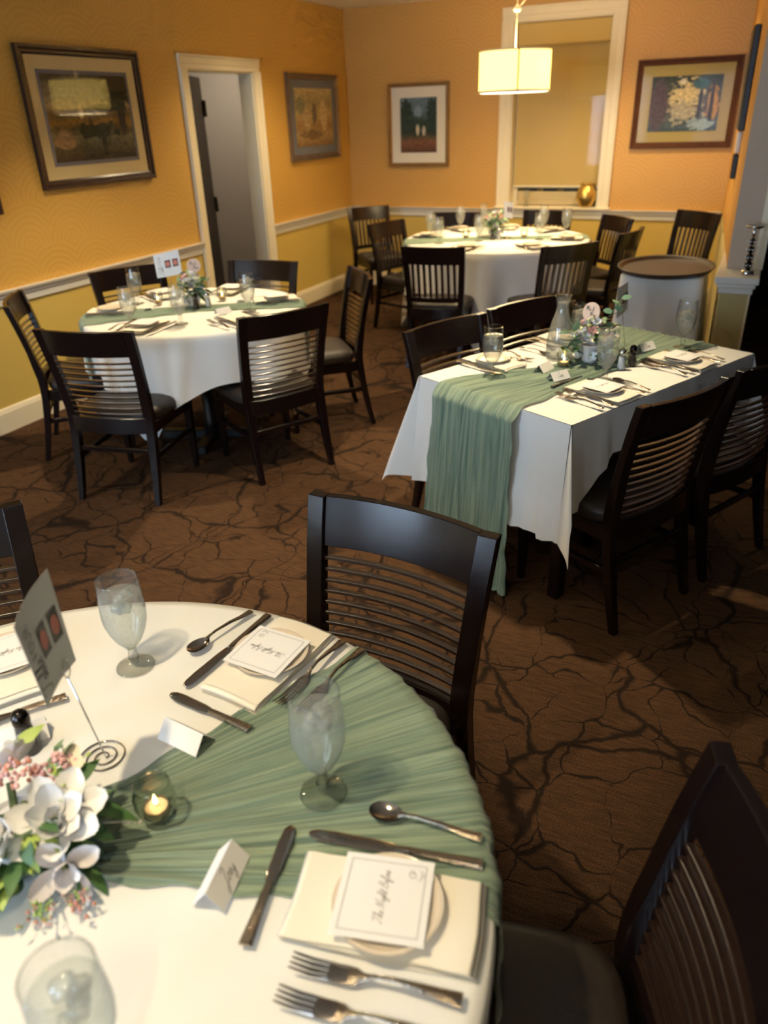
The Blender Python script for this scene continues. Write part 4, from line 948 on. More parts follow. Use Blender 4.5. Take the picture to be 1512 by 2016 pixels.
UP = .0005
def setting(O, th, where, group, z=None, items='nplkfFsbt', tent=None, jit=0, seed=0, place=None):
    """a place setting: O = middle of the napkin, th = outward direction (deg)"""
    z = TZ + .004 if z is None else z
    rr = random.Random(seed + 50); a = math.radians(th)
    def at(u, v, dz=0): return (O[0] + u * math.cos(a) - v * math.sin(a), O[1] + u * math.sin(a) + v * math.cos(a), z + dz)
    j = lambda s=1: rr.uniform(-1, 1) * jit * s
    if 'n' in items: thing('napkin', (NAPK[seed % 3], 'napkin_cream'), at(0, 0), a + j(.02), 'folded cream napkin ' + where, 'napkin', 'folded napkins ' + group)
    if 'p' in items: thing('side_plate', PLATE, at(.004, 0, .0145), a, 'small cream plate ' + where, 'plate', 'side plates ' + group, scale=(.93, .93, .93))
    if 'l' in items: thing('menu_card', MENU, at(-.002, .002, .030), a + math.radians(3) + j(.05), 'square menu card ' + where, 'card', 'menu cards ' + group)
    if 'k' in items: thing('dinner_knife', KNIFE, at(-.002, .095, .0035), a + j(.03), 'dinner knife ' + where, 'knife', 'dinner knives ' + group)
    if 's' in items: thing('teaspoon', SPOON, at(.022, .146, .0035), a + math.radians(-6) + j(.04), 'steel teaspoon ' + where, 'spoon', 'teaspoons ' + group)
    if 'f' in items: thing('dinner_fork', FORK, at(-.012, -.092, .003), a + j(.03), 'inner fork ' + where, 'fork', 'forks ' + group)
    if 'F' in items: thing('dinner_fork', FORK, at(-.016, -.136, .003), a + math.radians(-2) + j(.03), 'outer fork ' + where, 'fork', 'forks ' + group)
    if 'b' in items: thing('butter_knife', BUTTER, at(-.164, .004, .0035), a - PI / 2 + j(.05), 'crosswise butter knife ' + where, 'knife', 'butter knives ' + group)
    if 't' in items: thing('place_card', tent or TENT_B, at(*(place or (-.232, 0)), .003), a + j(.1), 'folded white name card ' + where, 'card', 'name cards ' + group)

# ---- foreground round table
gr = 'on the foreground table'
setting((-.713, .950), 84.7, 'in front of the centre foreground chair', gr, tent=TENT_B, seed=0, jit=.3)
setting((-.292, .567), 11.7, 'at the lower right of the foreground table', gr, tent=TENT_J, seed=1, jit=.3)
setting((-1.185, .748), 143, 'at the left edge of the foreground table', gr, tent=TENT_B, seed=2, jit=.3, items='nplksbt')
ZT = TZ + .0075
def goblet(rec, xy, label, group, z=ZT - .002, rz=0): thing('water_goblet', rec, (xy[0], xy[1], z), rz, label, 'goblet', group)
gg = 'water goblets on the foreground table'
goblet(GOB[0], (-.954, .843), 'iced water goblet beside the table sign on bare white cloth', gg, TZ + .001)
goblet(GOB[1], (-.463, .709), 'frosted water goblet standing on the green foreground runner', gg, ZT, 1.0)
goblet(GOB[0], (-.500, .262), 'large blurred water goblet at the bottom left of the picture', gg, TZ + .001, 2.0)
thing('votive_candle', VOTIVE, (-.672, .572, ZT), 0, 'lit tealight in a round glass on the foreground runner', 'candle', 'votive candles')
thing('pepper_shaker', PEPPER, (-.968, .598, TZ + .001), 0, 'metal domed shaker beside the foreground flowers', 'shaker', 'salt and pepper shakers')
# table sign: spiral wire stand and bowed card
def patch(P, bow_, n=10):
    """P: four corners TL, TR, BR, BL"""
    P = [Vector(p) for p in P]; nr = (P[1] - P[0]).cross(P[3] - P[0]).normalized()
    def fn(u, v):
        q = (P[0] * (1 - u) + P[1] * u) * (1 - v) + (P[3] * (1 - u) + P[2] * u) * v
        return q + nr * bow_ * math.sin(PI * v)
    return fn, nr
def sign(corners, base, clip, label, texts, photo, bow_=.008, flip_=1, mats=('photo_grey', 'photo_face')):
    flip = -1
    root = link('table_sign', None, None, None, base); tag(root, label, 'table sign', 'table signs on wire stands')
    b = Vector(base)
    C = [Vector(c) - b for c in corners]; cl = Vector(clip) - b
    pts = []
    for i in range(90):
        a = i / 90 * 2 * PI * 2.6; r = .006 + .034 * i / 90; pts.append((r * math.cos(a), r * math.sin(a), .0015))
    link('spiral_base', MB().tube(pts, .0015, 6).mesh('spiral_base', 0, True), 'steel', root)
    link('stick', MB().tube([(.006, 0, .002), (.002, 0, .02), tuple(cl)], .0013, 6).mesh('stick', 0, True), 'chrome', root)
    d = (C[1] - C[0]).normalized(); e = (C[3] - C[0]).normalized(); nn = d.cross(e).normalized() * flip
    ring = [cl + Vector((0, 0, .016)) + nn * .0022 + (Vector((0, 0, 1)) * math.cos(t) * .016 + nn.cross(Vector((0, 0, 1))).normalized() * math.sin(t) * .010) for t in [2 * PI * k / 20 for k in range(21)]]
    link('clip_ring', MB().tube([tuple(p) for p in ring], .0011, 6).mesh('clip_ring', 0, True), 'chrome', root)
    fn, nr = patch(C, bow_ * flip)
    front = nr if nr.dot(nn) > 0 else -nr
    g1 = MB().grid(fn, 10, 10); card = MB(); card.add(g1.v, g1.f); card.add([tuple(Vector(p) - front * .0006) for p in g1.v], g1.f)
    co = link('card', card.mesh('card', 0, True), 'card_white', root)
    def put(m, off=.0009): m.v = [tuple(Vector(fn(x, y)) + front * off) for x, y, _ in m.v]; return m
    for (x0, x1, y0, y1) in photo:
        link('photo', put(MB().grid(lambda u, v: (x0 + (x1 - x0) * u, y0 + (y1 - y0) * v, 0), 4, 4)).mesh('photo'), mats[0], co)
        xm, ym = (x0 + x1) / 2, (y0 + y1) / 2
        m = MB().grid(lambda u, v: (xm + (x1 - x0) * .32 * u * math.cos(2 * PI * v), ym + (y1 - y0) * .4 * u * math.sin(2 * PI * v), 0), 2, 14)
        link('photo_face', put(m, .0013).mesh('photo_face'), mats[1], co)
    asp = (C[1] - C[0]).length / (C[3] - C[0]).length
    for (txt, size, x, y, pen, sh, spr, smo) in texts:
        lt = lettering(txt, size, pen, sh, spr, smo); lt.v = [(x + a, y - b * asp, 0) for a, b, _ in lt.v]; lt = put(lt, .0013)
        link('lettering', lt.mesh('lettering'), 'ink', co)
    return root
TXT = [('Table', .20, .26, .24, .0045, .3, 1, True), ('FOUR', .105, .70, .22, .0042, 0, 1.15, False)]
PHO = [(.36, .68, .40, .62), (.36, .68, .70, .92)]
sign([(-.794, .534, .973), (-.768, .504, 1.141), (-.812, .606, 1.159), (-.837, .630, .974)], (-.840, .634, TZ + .001), (-.826, .600, .968), 'photo table sign on a spiral wire stand in the foreground', TXT, PHO, -.006)

# ---- rectangular table
gr = 'on the rectangular table'; th4 = math.degrees(A4)
setting((-.420, 2.745), th4, 'at the near right corner of the rectangular table', gr, seed=1, jit=.5, items='nplkfFsb')
setting((-.194, 3.234), th4, 'at the far right of the rectangular table', gr, seed=2, jit=.5, items='nplkfFs')
setting((-.905, 2.975), th4 + 180, 'at the left of the rectangular table beside the iced goblet', gr, seed=3, jit=.5, items='npkfF')
setting((-.700, 3.420), th4 + 180, 'behind the carafe on the rectangular table', gr, seed=4, jit=.5, items='npsk')
thing('place_card', TENT_B, (-.684, 2.940, ZT + .003), A4 + .2, 'blank folded name card left of the votive on rectangular table', 'card', 'name cards ' + gr)
thing('place_card', TENT_L, (-.605, 2.850, ZT + .003), A4 - .1, 'folded name card in front of the votive on rectangular table', 'card', 'name cards ' + gr)
thing('place_card', TENT_L, (-.352, 3.368, ZT + .003), A4 - .1, 'folded name card right of the shakers on rectangular table', 'card', 'name cards ' + gr)
gg = 'water goblets on the rectangular table'
goblet(GOBC, (-.861, 2.815), 'iced water goblet at the left end of the rectangular table', gg, TZ + .001)
goblet(GOB[1], (-.438, 2.909), 'frosted water goblet in front of the rectangular table flowers', gg, TZ + .001, 1)
goblet(GOBW, (-.211, 3.458), 'clear water goblet at the far right of the rectangular table', gg, ZT, 2)
goblet(GOBC, (-.624, 3.295), 'iced water goblet hidden behind the carafe', gg, TZ + .001, 3)
thing('water_carafe', CARAFE, (-.672, 3.150, ZT), 0, 'tall glass water carafe on the rectangular table', 'carafe')
thing('votive_candle', VOTIVE, (-.622, 3.018, ZT), 0, 'lit votive glass beside the carafe on the rectangular table', 'candle', 'votive candles')
thing('salt_shaker', SALT, (-.404, 3.073, TZ + .001), 0, 'glass salt shaker right of the rectangular table flowers', 'shaker', 'salt and pepper shakers')
thing('pepper_shaker', PEPPER, (-.372, 3.135, TZ + .001), 0, 'glass pepper shaker behind the salt on the rectangular table', 'shaker', 'salt and pepper shakers')
thing('teaspoon', SPOON, (-.79, 3.20, TZ + .004), A4 + PI, 'steel teaspoon left of the carafe on the rectangular table', 'spoon', 'teaspoons ' + gr)
sign([(-.4639, 3.2244, .9317), (-.469, 3.1957, 1.0593), (-.4473, 3.3184, 1.0634), (-.4412, 3.3533, .9445)], (-.43, 3.30, TZ + .008), (-.452, 3.288, .94), 'table sign seen edge on behind the rectangular table flowers', TXT, PHO, .003)

# ---- left round table
gr = 'on the left round table'
for th, w, it, sd in ((-85, 'in front of the front left chair of the left round table', 'nplkfF', 1), (-22, 'in front of the front right chair of the left round table', 'nkfFt', 2), (42, 'in front of the right chair of the left round table', 'nplkf', 3),
                      (98, 'before the chair by the doorway at the left round table', 'nplk', 4), (152, 'before the wall side chair at the left round table', 'nplk', 5), (209, 'before the far left chair at the left round table', 'npk', 6)):
    setting((T2[0] + .46 * math.cos(math.radians(th)), T2[1] + .46 * math.sin(math.radians(th))), th, w, gr, ZT + .002, it, seed=sd, jit=.5, place=(-.2, .02))
gg = 'water goblets on the left round table'
for k, (x, y, l) in enumerate(((-2.852, 2.990, 'front left goblet on the left round table'), (-3.206, 3.446, 'rear left goblet on the left round table'), (-2.635, 3.120, 'front centre goblet on the left round table'), (-2.451, 3.479, 'right hand goblet on the left round table, before the doorway chair'))):
    goblet(GOBC if k % 2 else GOB[0], (x, y), l, gg, ZT, k)
thing('votive_candle', VOTIVE, (-3.075, 3.470, ZT), 0, 'lit votive left of the flowers on the left round table', 'candle', 'votive candles')
thing('votive_candle', VOTIVE, (-2.775, 3.680, ZT), 0, 'lit votive right of the flowers on the left round table', 'candle', 'votive candles')
thing('pepper_shaker', PEPPER, (-2.775, 3.432, ZT), 0, 'pepper shaker before the left round table flowers', 'shaker', 'salt and pepper shakers')
thing('salt_shaker', SALT, (-2.735, 3.490, ZT), 0, 'salt shaker before the left round table flowers', 'shaker', 'salt and pepper shakers')
thing('place_card', TENT_B, (-3.05, 3.36, ZT + .002), .6, 'small white tent card on the left arm of the left table runner', 'card', 'name cards ' + gr)
thing('place_card', TENT_B, (-2.66, 3.70, ZT + .002), .6, 'small white tent card on the right arm of the left table runner', 'card', 'name cards ' + gr)
sign([(-3.017, 3.431, .927), (-3.021, 3.429, 1.050), (-2.899, 3.499, 1.076), (-2.895, 3.502, .945)], (-2.955, 3.475, ZT), (-2.956, 3.467, .938), 'white photo table sign on the left round table', TXT, PHO, .003, 1, ('photo_brown', 'photo_face'))

# ---- rear round table
gr = 'on the rear round table'
for k, th in enumerate((-95, -45, 5, 55, 95, 140, 185)):
    w = ('at the front of', 'at the front right of', 'at the right of', 'at the rear right of', 'at the rear of', 'at the rear left of', 'at the left of')[k] + ' the rear round table'
    setting((T3[0] + .58 * math.cos(math.radians(th)), T3[1] + .58 * math.sin(math.radians(th))), th, w, gr, ZT + .002, 'np' + ('fk' if k < 3 else ''), seed=k, jit=.4)
gg = 'water goblets on the rear round table'
for k, (x, y, l) in enumerate(((-2.491, 6.260, 'leftmost goblet on the rear round table'), (-2.310, 5.975, 'front left goblet on the rear round table'), (-2.403, 6.748, 'rear left goblet on the rear round table'), (-2.040, 6.180, 'front centre goblet before the rear table flowers'), (-1.592, 6.360, 'front right goblet on the rear round table'), (-1.689, 6.880, 'rear right goblet on the rear round table'), (-1.455, 6.714, 'rightmost goblet on the rear round table'))):
    goblet(GOB[k % 2], (x, y), l, gg, ZT, k)
thing('water_carafe', CARAFE, (-2.085, 6.430, ZT), 0, 'glass water carafe on the rear round table', 'carafe')
thing('votive_candle', VOTIVE, (-2.20, 6.32, ZT), 0, 'lit votive left of the rear table carafe', 'candle', 'votive candles')
thing('votive_candle', VOTIVE, (-1.74, 6.45, ZT), 0, 'lit votive right of the rear table flowers', 'candle', 'votive candles')
thing('salt_shaker', SALT, (-1.90, 6.27, ZT), 0, 'salt shaker on the rear round table', 'shaker', 'salt and pepper shakers')
thing('pepper_shaker', PEPPER, (-1.95, 6.25, ZT), 0, 'pepper shaker on the rear round table', 'shaker', 'salt and pepper shakers')
sign([(-1.887, 6.346, .936), (-1.892, 6.344, 1.058), (-1.823, 6.369, 1.049), (-1.8215, 6.3695, .9265)], (-1.855, 6.36, ZT), (-1.855, 6.358, .932), 'white photo table sign on the rear round table', [], PHO, .003, 1, ('photo_brown', 'photo_brown'))

# ------------------------------------------------------------------ flowers
def petal_mesh(L, W, cup, curl, seed):
    rr = random.Random(seed)
    def fn(u, v):
        s = 2 * v - 1; w = W * .5 * ((min(1, u / .5 + .12) ** .7) if u < .5 else math.sqrt(max(0.0, 1 - ((u - .5) / .515) ** 2.4)))
        return (L * u, s * w, cup * (s * s) * w / W * 2 * .6 + curl * u * u + .0015 * math.sin(s * 7 + u * 5 + seed))
    return MB().grid(fn, 6, 6).mesh('petal', 0, True)
def leaf_mesh(L, W, bend, seed, rnd=False):
    def fn(u, v):
        s = 2 * v - 1; w = W * .5 * (math.sin(PI * u) ** (.5 if rnd else .8)) * (1 if rnd else (1.25 - .6 * u))
        return (L * u, s * w, bend * u * u + .12 * abs(s) * w)
    return MB().grid(fn, 7, 4).mesh('leaf', 0, True)
PET = [petal_mesh(.046, .040, .016, .010, s) for s in range(3)]; PETS = [petal_mesh(.030, .026, .012, .010, s + 5) for s in range(3)]; PETL = petal_mesh(.052, .036, .012, -.006, 9)
PETX = [petal_mesh(.064, .040, .015, .012, s + 25) for s in range(3)]
PETT = [petal_mesh(.014, .011, .006, .004, s + 15) for s in range(2)]
LEAF = leaf_mesh(.055, .022, -.012, 0); LEAFL = leaf_mesh(.085, .026, -.018, 1); LEAFR = leaf_mesh(.030, .028, -.004, 2, True); LEAFS = leaf_mesh(.022, .012, -.004, 3)
BERRY = MB().ball((0, 0, 0), .0037, 8, 6).mesh('berry', 0, True); BERRYL = MB().ball((0, 0, 0), .0056, 8, 6).mesh('berry', 0, True); BERRYS = MB().ball((0, 0, 0), .0029, 7, 5).mesh('berry', 0, True)
def aim(direction, roll=0.0, flip=False):
    d = Vector(direction).normalized(); return d.to_track_quat('X', 'Z').to_matrix().to_4x4() @ Matrix.Rotation(roll, 4, 'X')
def copy_mesh_mat(me, mat, cache={}):
    k = (me.name, mat)
    if k not in cache:
        c = me.copy(); c.materials.clear(); c.materials.append(MATS[mat]); cache[k] = c
    return cache[k]
def flower(root, pos, axis, size, rings, mat, rr, centre='leaf_lime', pets=None):
    ax = Vector(axis).normalized(); q = ax.to_track_quat('Z', 'Y').to_matrix().to_4x4()
    core = link('flower', copy_mesh_mat(BERRY, centre), None, root, mtx=T(*pos) @ q @ Matrix.Scale(1.2, 4))
    inv = Matrix.Scale(1 / 1.2, 4)
    for (n, elev, sc_, off) in rings:
        for k in range(n):
            a = 2 * PI * (k + off) / n + rr.uniform(-.12, .12)
            m_ = inv @ RZ(a) @ T(.004 * size, 0, 0) @ Matrix.Rotation(-math.radians(elev + rr.uniform(-7, 7)), 4, 'Y') @ Matrix.Scale(sc_ * size * rr.uniform(.92, 1.08), 4)
            link('petal', copy_mesh_mat((pets or PET)[k % len(pets or PET)], mat), None, core, mtx=m_)
    return core
def leaf(root, me, mat, pos, d, roll=0, s=1.0):
    return link('leaf', copy_mesh_mat(me, mat), None, root, mtx=T(*pos) @ aim(d, roll) @ Matrix.Scale(s, 4))
def berries(root, c, r, n, mats, rr, me=None, name='berry'):
    for k in range(n):
        v = Vector((rr.gauss(0, 1), rr.gauss(0, 1), abs(rr.gauss(0, 1)) * .8)).normalized() * r * rr.uniform(.6, 1)
        link(name, copy_mesh_mat(me or BERRY, mats[k % len(mats)]), None, root, mtx=T(c[0] + v.x, c[1] + v.y, c[2] + v.z))

# foreground arrangement
rr = random.Random(21); B1 = Vector((-.815, .447, TZ + .008))
fl = link('flower_arrangement', None, None, None, tuple(B1)); tag(fl, 'white flowers and berries with greenery in the left foreground', 'flowers', 'table flower arrangements')
def rel(x, y, z): return (x - B1.x, y - B1.y, z - B1.z)
link('flower_pot', auto_smooth(MB().lathe([(0, 0), (.034, 0), (.04, .01), (.042, .06), (.04, .062), (.036, .055), (0, .05)], 20).mesh('flower_pot')), 'vase_silver', fl)
link('stem_bundle', MB().tube([(0, 0, .03), (.02, .01, .09)], .006, 6).tube([(0, 0, .03), (-.02, -.02, .09)], .006, 6).tube([(0, 0, .03), (-.03, .03, .09)], .006, 6).mesh('stem_bundle'), 'stem_green', fl)
BIG = [(3, 74, .62, 0), (5, 52, .92, .3), (7, 24, 1.08, .1)]
flower(fl, rel(-.742, .462, .846), (.38, -.30, .85), 1.0, [(3, 72, .6, 0), (5, 46, .88, .3), (7, 16, 1.02, .1)], 'petal_white', rr, pets=PETX)
flower(fl, rel(-.792, .405, .850), (.15, -.65, .7), 1.25, [(4, 80, .55, 0), (5, 60, .8, .2), (6, 36, .95, .5)], 'petal_white', rr)
flower(fl, rel(-.705, .428, .815), (.7, -.5, .35), .85, [(3, 60, .8, 0), (4, 18, 1.0, .2)], 'petal_grey', rr, pets=PETX)
flower(fl, rel(-.87, .50, .86), (-.5, .3, .8), 1.0, BIG, 'petal_white', rr)
berries(fl, rel(-.792, .514, .862), .034, 90, ['berry_pink', 'berry_pink', 'berry_pink', 'petal_pink'], rr)
berries(fl, rel(-.832, .482, .875), .030, 60, ['berry_pink', 'berry_red', 'petal_pink'], rr)
berries(fl, rel(-.655, .405, .785), .020, 16, ['berry_red', 'berry_red', 'berry_pink'], rr, BERRYS)
berries(fl, rel(-.705, .375, .785), .018, 12, ['berry_red', 'leaf_lime'], rr, BERRYS)
leaf(fl, LEAFL, 'leaf_green', rel(-.735, .495, .85), (.85, .45, -.30), 0, 1.05); leaf(fl, LEAF, 'leaf_green', rel(-.725, .48, .83), (.8, .2, -.3), .4, 1.0)
leaf(fl, LEAFL, 'leaf_green', rel(-.72, .44, .80), (.8, -.5, -.1), .5, .8); leaf(fl, LEAF, 'leaf_green', rel(-.70, .45, .79), (.9, -.1, -.2), -.4, 1.0)
for k in range(90):
    a = rr.uniform(-2.6, 1.9); d = (math.cos(a), math.sin(a), rr.uniform(-.35, .6)); r0 = rr.uniform(.02, .072)
    p = rel(B1.x + .02 + r0 * math.cos(a), B1.y + r0 * math.sin(a), rr.uniform(.79, .86))
    leaf(fl, rr.choice([LEAF, LEAF, LEAFS, LEAFR]), rr.choice(['leaf_green', 'leaf_green', 'leaf_lime', 'leaf_sage', 'leaf_teal']), p, d, rr.uniform(-.8, .8), rr.uniform(.7, 1.1))
for k in range(46):     # ferny sprays low on the near side
    a = rr.uniform(-2.4, -.7); base = (-.775 + .045 * math.cos(a), .405 + .045 * math.sin(a), rr.uniform(.79, .835))
    leaf(fl, LEAFS, rr.choice(['leaf_sage', 'leaf_lime', 'leaf_green']), rel(*base), (math.cos(a + rr.uniform(-.7, .7)), math.sin(a), rr.uniform(-.1, .5)), rr.uniform(-.8, .8), rr.uniform(1.0, 1.7))
for k in range(10):
    leaf(fl, LEAFS, rr.choice(['leaf_lime', 'leaf_sage']), rel(-.80 + rr.uniform(-.03, .03), .54 + rr.uniform(-.02, .02), .86 + rr.uniform(-.02, .02)), (rr.uniform(-.2, 1), rr.uniform(-.2, 1), rr.uniform(0, .8)), rr.uniform(-.8, .8), rr.uniform(.9, 1.4))
for k in range(40):     # pale filler between the blooms
    leaf(fl, rr.choice([LEAF, LEAFS, LEAFS]), rr.choice(['leaf_sage', 'leaf_lime', 'leaf_green', 'leaf_sage']), rel(-.80 + rr.uniform(-.05, .05), .40 + rr.uniform(-.045, .04), .80 + rr.uniform(0, .045)), (rr.uniform(-.5, 1), rr.uniform(-1, .2), rr.uniform(.1, 1)), rr.uniform(-.8, .8), rr.uniform(.8, 1.2))
for k in range(16):
    leaf(fl, LEAFS, rr.choice(['leaf_lime', 'leaf_sage', 'leaf_green']), rel(-.765 + rr.uniform(-.03, .02), .49 + rr.uniform(-.02, .02), .868 + rr.uniform(-.01, .012)), (rr.uniform(-1, 1), rr.uniform(-1, 1), rr.uniform(.2, .8)), rr.uniform(-.8, .8), rr.uniform(.8, 1.1))
leaf(fl, LEAF, 'leaf_lime', rel(-.87, .51, .885), (.3, .8, .35), .5, 1.0); leaf(fl, LEAFR, 'mat_ivory', rel(-.80, .535, .868), (.4, .8, .5), .5, 1.0); leaf(fl, LEAFR, 'mat_ivory', rel(-.785, .53, .868), (.8, .5, .4), .5, .9)
link('twig', MB().tube([rel(-.735, .455, .835), rel(-.70, .50, .822), rel(-.676, .534, .80)], .0009, 5).mesh('twig'), 'trim_white', fl)
for q in ((-.676, .534, .80), (-.682, .527, .803), (-.672, .537, .796)): link('pearl_bead', copy_mesh_mat(BERRYS, 'pearl'), None, fl, mtx=T(*rel(*q)))
for k in range(12):      # fine seed sprays
    a = rr.uniform(-1.5, .2); p0 = rel(-.72, .41, .79); L = rr.uniform(.04, .07); p1 = (p0[0] + L * math.cos(a), p0[1] + L * math.sin(a), p0[2] + rr.uniform(-.005, .03))
    sp = link('sprig', MB().tube([p0, p1], .0006, 4).mesh('sprig'), 'stem_green', fl)
    for j in range(3): link('bud', copy_mesh_mat(BERRYS, rr.choice(['berry_red', 'leaf_lime', 'berry_pink'])), None, sp, mtx=T(p1[0] + rr.uniform(-.006, .006), p1[1] + rr.uniform(-.006, .006), p1[2] + rr.uniform(-.003, .006)) @ Matrix.Scale(.7, 4))

def bouquet(c, label, seed, s=1.0, tall=None, disc=None, vase='vase_silver', h=.095, lift=0.0):
    rr = random.Random(seed); root = link('flower_arrangement', None, None, None, (c[0], c[1], ZT)); tag(root, label, 'flowers', 'table flower arrangements')
    link('vase', auto_smooth(MB().lathe([(0, 0), (.028, 0), (.033, .004), (.035, h * .9), (.036, h), (.033, h), (.031, .01), (0, .008)], 20).mesh('vase')), vase, root)
    z = h + .015
    for k in range(5):
        a = 2 * PI * k / 5 + seed; flower(root, (.036 * s * math.cos(a), .036 * s * math.sin(a), z + rr.uniform(0, .02)), (math.cos(a), math.sin(a), 1.0), .9 * s, [(4, 70, .7, 0), (5, 35, 1, .4)], rr.choice(['petal_white', 'petal_grey', 'petal_white']), rr, pets=PETS)
    for k in range(18):
        a = rr.uniform(0, 6.28); r0 = rr.uniform(.01, .07) * s; flower(root, (r0 * math.cos(a), r0 * math.sin(a), z + .06 * s - r0 * .6 + rr.uniform(-.01, .015)), (math.cos(a) * .6, math.sin(a) * .6, 1), 1.35 * s, [(5, 40, 1, 0)], rr.choice(['petal_pink', 'petal_pink', 'petal_white', 'petal_grey']), rr, pets=PETT)
    berries(root, (0, 0, z + .02), .062 * s, 70, ['berry_lime', 'berry_lime', 'berry_lime', 'berry_pink'], rr, BERRYL)
    for k in range(64):
        a = rr.uniform(0, 6.28); r0 = rr.uniform(.015, .06) * s
        leaf(root, rr.choice([LEAF, LEAFR, LEAFS]), rr.choice(['leaf_green', 'leaf_sage', 'leaf_teal']), (r0 * math.cos(a), r0 * math.sin(a), z + rr.uniform(-.03, .05) * s), (math.cos(a), math.sin(a), rr.uniform(-.6, .6)), rr.uniform(-.8, .8), rr.uniform(.75, 1.1) * s)
    for k in range(40):    # outer collar of leaves turned up to the light
        a = rr.uniform(0, 6.28); r0 = rr.uniform(.045, .075) * s; e = rr.uniform(.2, 1.2)
        leaf(root, rr.choice([LEAFR, LEAFS, LEAFR, LEAF]), rr.choice(['leaf_green', 'leaf_sage', 'leaf_lime', 'leaf_teal']), (r0 * math.cos(a), r0 * math.sin(a), z + rr.uniform(-.035, .045) * s), (math.cos(a + rr.uniform(-1, 1)), math.sin(a + rr.uniform(-1, 1)), e), rr.uniform(-.5, .5), rr.uniform(.75, 1.1) * s)
    for k in range(5):     # white blooms hugging the vase
        a = 2 * PI * k / 5 + .4 + seed; flower(root, (.036 * math.cos(a), .036 * math.sin(a), rr.uniform(.03, .045)), (math.cos(a), math.sin(a), .1), .95, [(5, 35, 1, .4)], 'petal_white', rr, pets=PETS)
    if tall:
        st = [(.01, .005, z), (tall[0] * .6, tall[1] * .6, z + tall[2] * .6), tall[:2] + (z + tall[2],)]
        link('stem', MB().tube(st, .0016, 5).mesh('stem'), 'stem_green', root)
        for k in range(9):
            t = .35 + .65 * k / 8; p = [st[0][q] * (1 - t) + st[2][q] * t for q in range(3)]; a = k * 2.4
            leaf(root, LEAFR, rr.choice(['leaf_sage', 'leaf_teal']), p, (math.cos(a), math.sin(a), .35), rr.uniform(-.9, .9), 1.3)
    if disc:
        a = disc[3]
        link('disc_stick', MB().tube([(0, 0, z), (disc[0], disc[1], disc[2])], .0015, 5).mesh('disc_stick'), 'stem_green', root)
        M_ = T(*disc[:3]) @ RZ(a) @ Matrix.Rotation(PI / 2 - .25, 4, 'X')
        dc = link('sign_disc', auto_smooth(MB().lathe([(0, -.002), (.037, -.002), (.038, 0), (.037, .002), (0, .002)], 28).mesh('sign_disc')), 'wood_disc', root, mtx=M_)
        m = lettering('Mr &', .020, .0007, .1); m.v = [(x - .006, y + .010, .0026) for x, y, _ in m.v]; m2 = lettering('Mrs', .020, .0007, .1); m2.v = [(x + .009, y - .012, .0026) for x, y, _ in m2.v]
        m.add(m2.v, m2.f); link('lettering', m.mesh('lettering'), 'ink_black', dc)
bouquet((-.540, 3.128), 'pink and white flowers with eucalyptus and a Mr and Mrs disc on rectangular table', 31, 1.3, (.095, .045, .165), (-.012, .005, .200, -.30), h=.07)
bouquet((-2.84, 3.50), 'small pink and white flowers on the left round table', 33, 1.1, (-.05, .02, .08), (.01, .03, .215, .62), h=.08)
bouquet((-1.975, 6.43), 'small flowers in the centre of the rear round table', 35, 1.2, (.05, .05, .09), None)

# ------------------------------------------------------------------ serving tray on a cloth covered stand
tc_ = (-.484, 5.215)
thing('tray_stand', [('frame_leg', MB().tube([(sx * .19, -.16, 0), (sx * .19, .16, .765)], .014, 8).tube([(sx * .17, .16, 0), (sx * .17, -.16, .765)], .014, 8).mesh('frame_leg'), 'wood_dark') for sx in (-1, 1)] +
      [('strap', MB().box(-.2, .2, -.19, -.17, .762, .772).box(-.2, .2, .17, .19, .762, .772).mesh('strap'), 'black_frame')], (tc_[0], tc_[1], 0), 0, 'folding stand hidden under the white cloth of the serving tray', 'stand')
def stand_cloth():
    n = 120; rings = []
    def sq(a, h): return h / max(abs(math.cos(a)), abs(math.sin(a)))
    for z, h, amp in ((.782, .12, 0), (.782, .2, 0), (.780, .235, 0), (.772, .243, 0), (.68, .25, .002), (.5, .262, .006), (.3, .272, .009), (.12, .280, .012)):
        rings.append([(tc_[0] + (min(sq(2 * PI * j / n + .001, h), h * 1.32) + amp * math.sin(j * 2 * PI * 13 / n)) * math.cos(2 * PI * j / n), tc_[1] + (min(sq(2 * PI * j / n + .001, h), h * 1.32) + amp * math.sin(j * 2 * PI * 13 / n)) * math.sin(2 * PI * j / n), z) for j in range(n)])
    m = MB().loft(rings, cap=False); m.add(rings[0], [tuple(range(n))])
    return tag(link('tablecloth', m.mesh('tablecloth', 0, True), 'cloth_white'), 'white cloth hanging from the stand under the serving tray', 'tablecloth', 'white tablecloths')
stand_cloth()
tr_prof = [(0, .006), (.80, .006), (.90, .010), (.96, .028), (1.0, .032), (1.005, .026), (.97, .018), (.93, .002), (.88, 0), (0, 0)]
def tray_part(prof):
    m = MB().lathe(prof, 56); m.v = [(x * .288, y * .375, z) for x, y, z in m.v]; return m
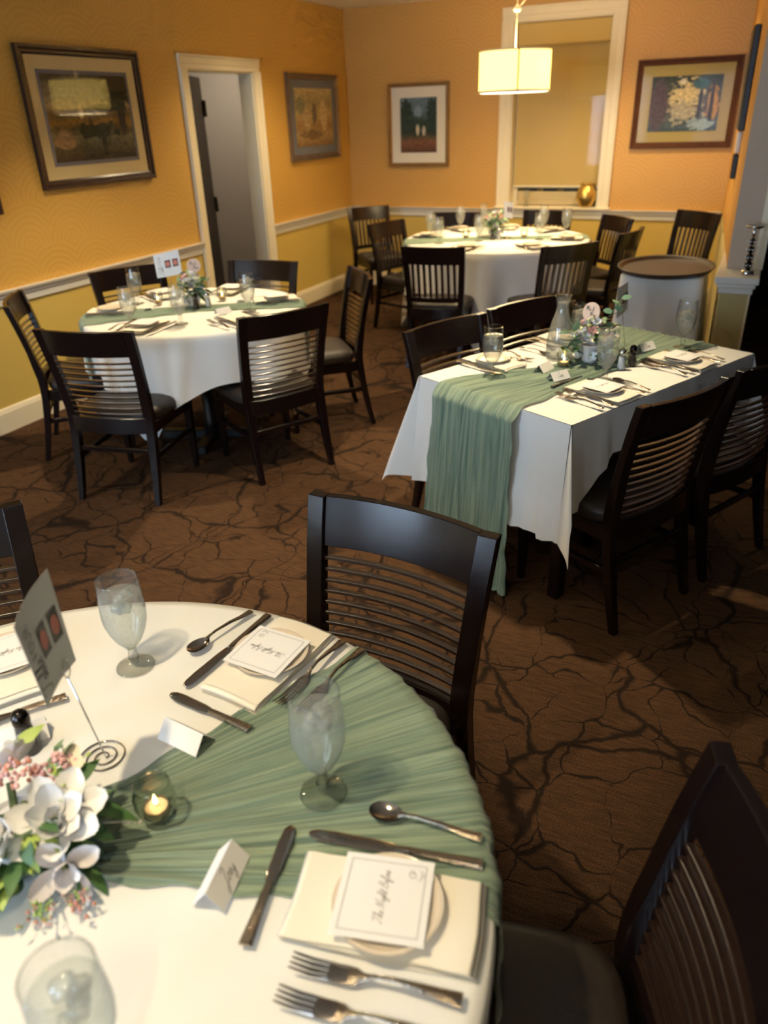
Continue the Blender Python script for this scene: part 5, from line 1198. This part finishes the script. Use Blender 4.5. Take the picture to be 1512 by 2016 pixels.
thing('serving_tray', [('tray_floor', auto_smooth(tray_part(tr_prof[:3] + [(.88, 0), (0, 0)]).mesh('tray_floor')), 'tray_brown'), ('tray_rim', tray_part([tr_prof[2], (.94, .020), tr_prof[3], tr_prof[4], tr_prof[5], tr_prof[6], tr_prof[7], (.88, .0), tr_prof[2]]).mesh('tray_rim', 0, True), 'tray_rim')],
      (tc_[0], tc_[1], .783), -.05, 'large oval brown serving tray on the cloth covered stand', 'tray')

# ------------------------------------------------------------------ window sill and post ornaments
thing('gold_vase', [('vase_body', MB().lathe([(0, 0), (.05, 0), (.07, .02), (.094, .07), (.098, .10), (.088, .145), (.068, .178), (.06, .19)], 32).mesh('vase_body', 0, True), 'gold'), ('vase_neck', MB().lathe([(.06, .19), (.064, .205), (.068, .212), (.062, .212), (.055, .19)], 32).mesh('vase_neck', 0, True), 'gold')],
      (-1.553, 7.955, RAIL + .022), 0, 'round gold vase on the window sill', 'vase')
thing('glass_candlestick', [('stick_base', MB().lathe([(0, 0), (.03, 0), (.028, .008), (.01, .016), (.008, .06), (.012, .07)], 16).mesh('stick_base', 0, True), 'glass_votive'), ('stick_cup', MB().lathe([(.008, .07), (.024, .085), (.03, .13), (.028, .15), (.026, .15), (.008, .08)], 16).mesh('stick_cup', 0, True), 'glass_frosted')],
      (-2.14, 7.93, RAIL + .022), 0, 'small clear glass candlestick at the left of the window sill', 'candlestick')
cs = [('base', MB().lathe([(0, 0), (.034, 0), (.036, .006), (.03, .02), (.018, .026), (0, .026)], 24).mesh('base', 0, True), 'chrome')]
for k in range(4):
    bead = MB().ball((0, 0, 0), .021 - .0015 * k, 14, 8, 1.15).mesh('bead', 0, True); z = .047 + k * .042
    studs = [('stud', MB().ball((0, 0, 0), .0045, 8, 6).mesh('stud', 0, True), 'plastic_white', T(.0205 * math.cos(a), .0205 * math.sin(a), 0)) for a in [2 * PI * q / 6 for q in range(6)]]
    cs.append(('bead', bead, 'dark_chrome', T(0, 0, z), studs))
cs.append(('neck', MB().lathe([(0, .19), (.008, .192), (.007, .215), (.012, .235), (0, .236)], 14).mesh('neck', 0, True), 'chrome'))
cs.append(('cup', MB().lathe([(.010, .232), (.03, .240), (.044, .250), (.046, .258), (.042, .257), (.025, .247), (0, .244)], 24).mesh('cup', 0, True), 'chrome'))
thing('candlestick', cs, (-.015, 4.845, .845), 0, 'tall studded chrome candlestick on the white post cap', 'candlestick')
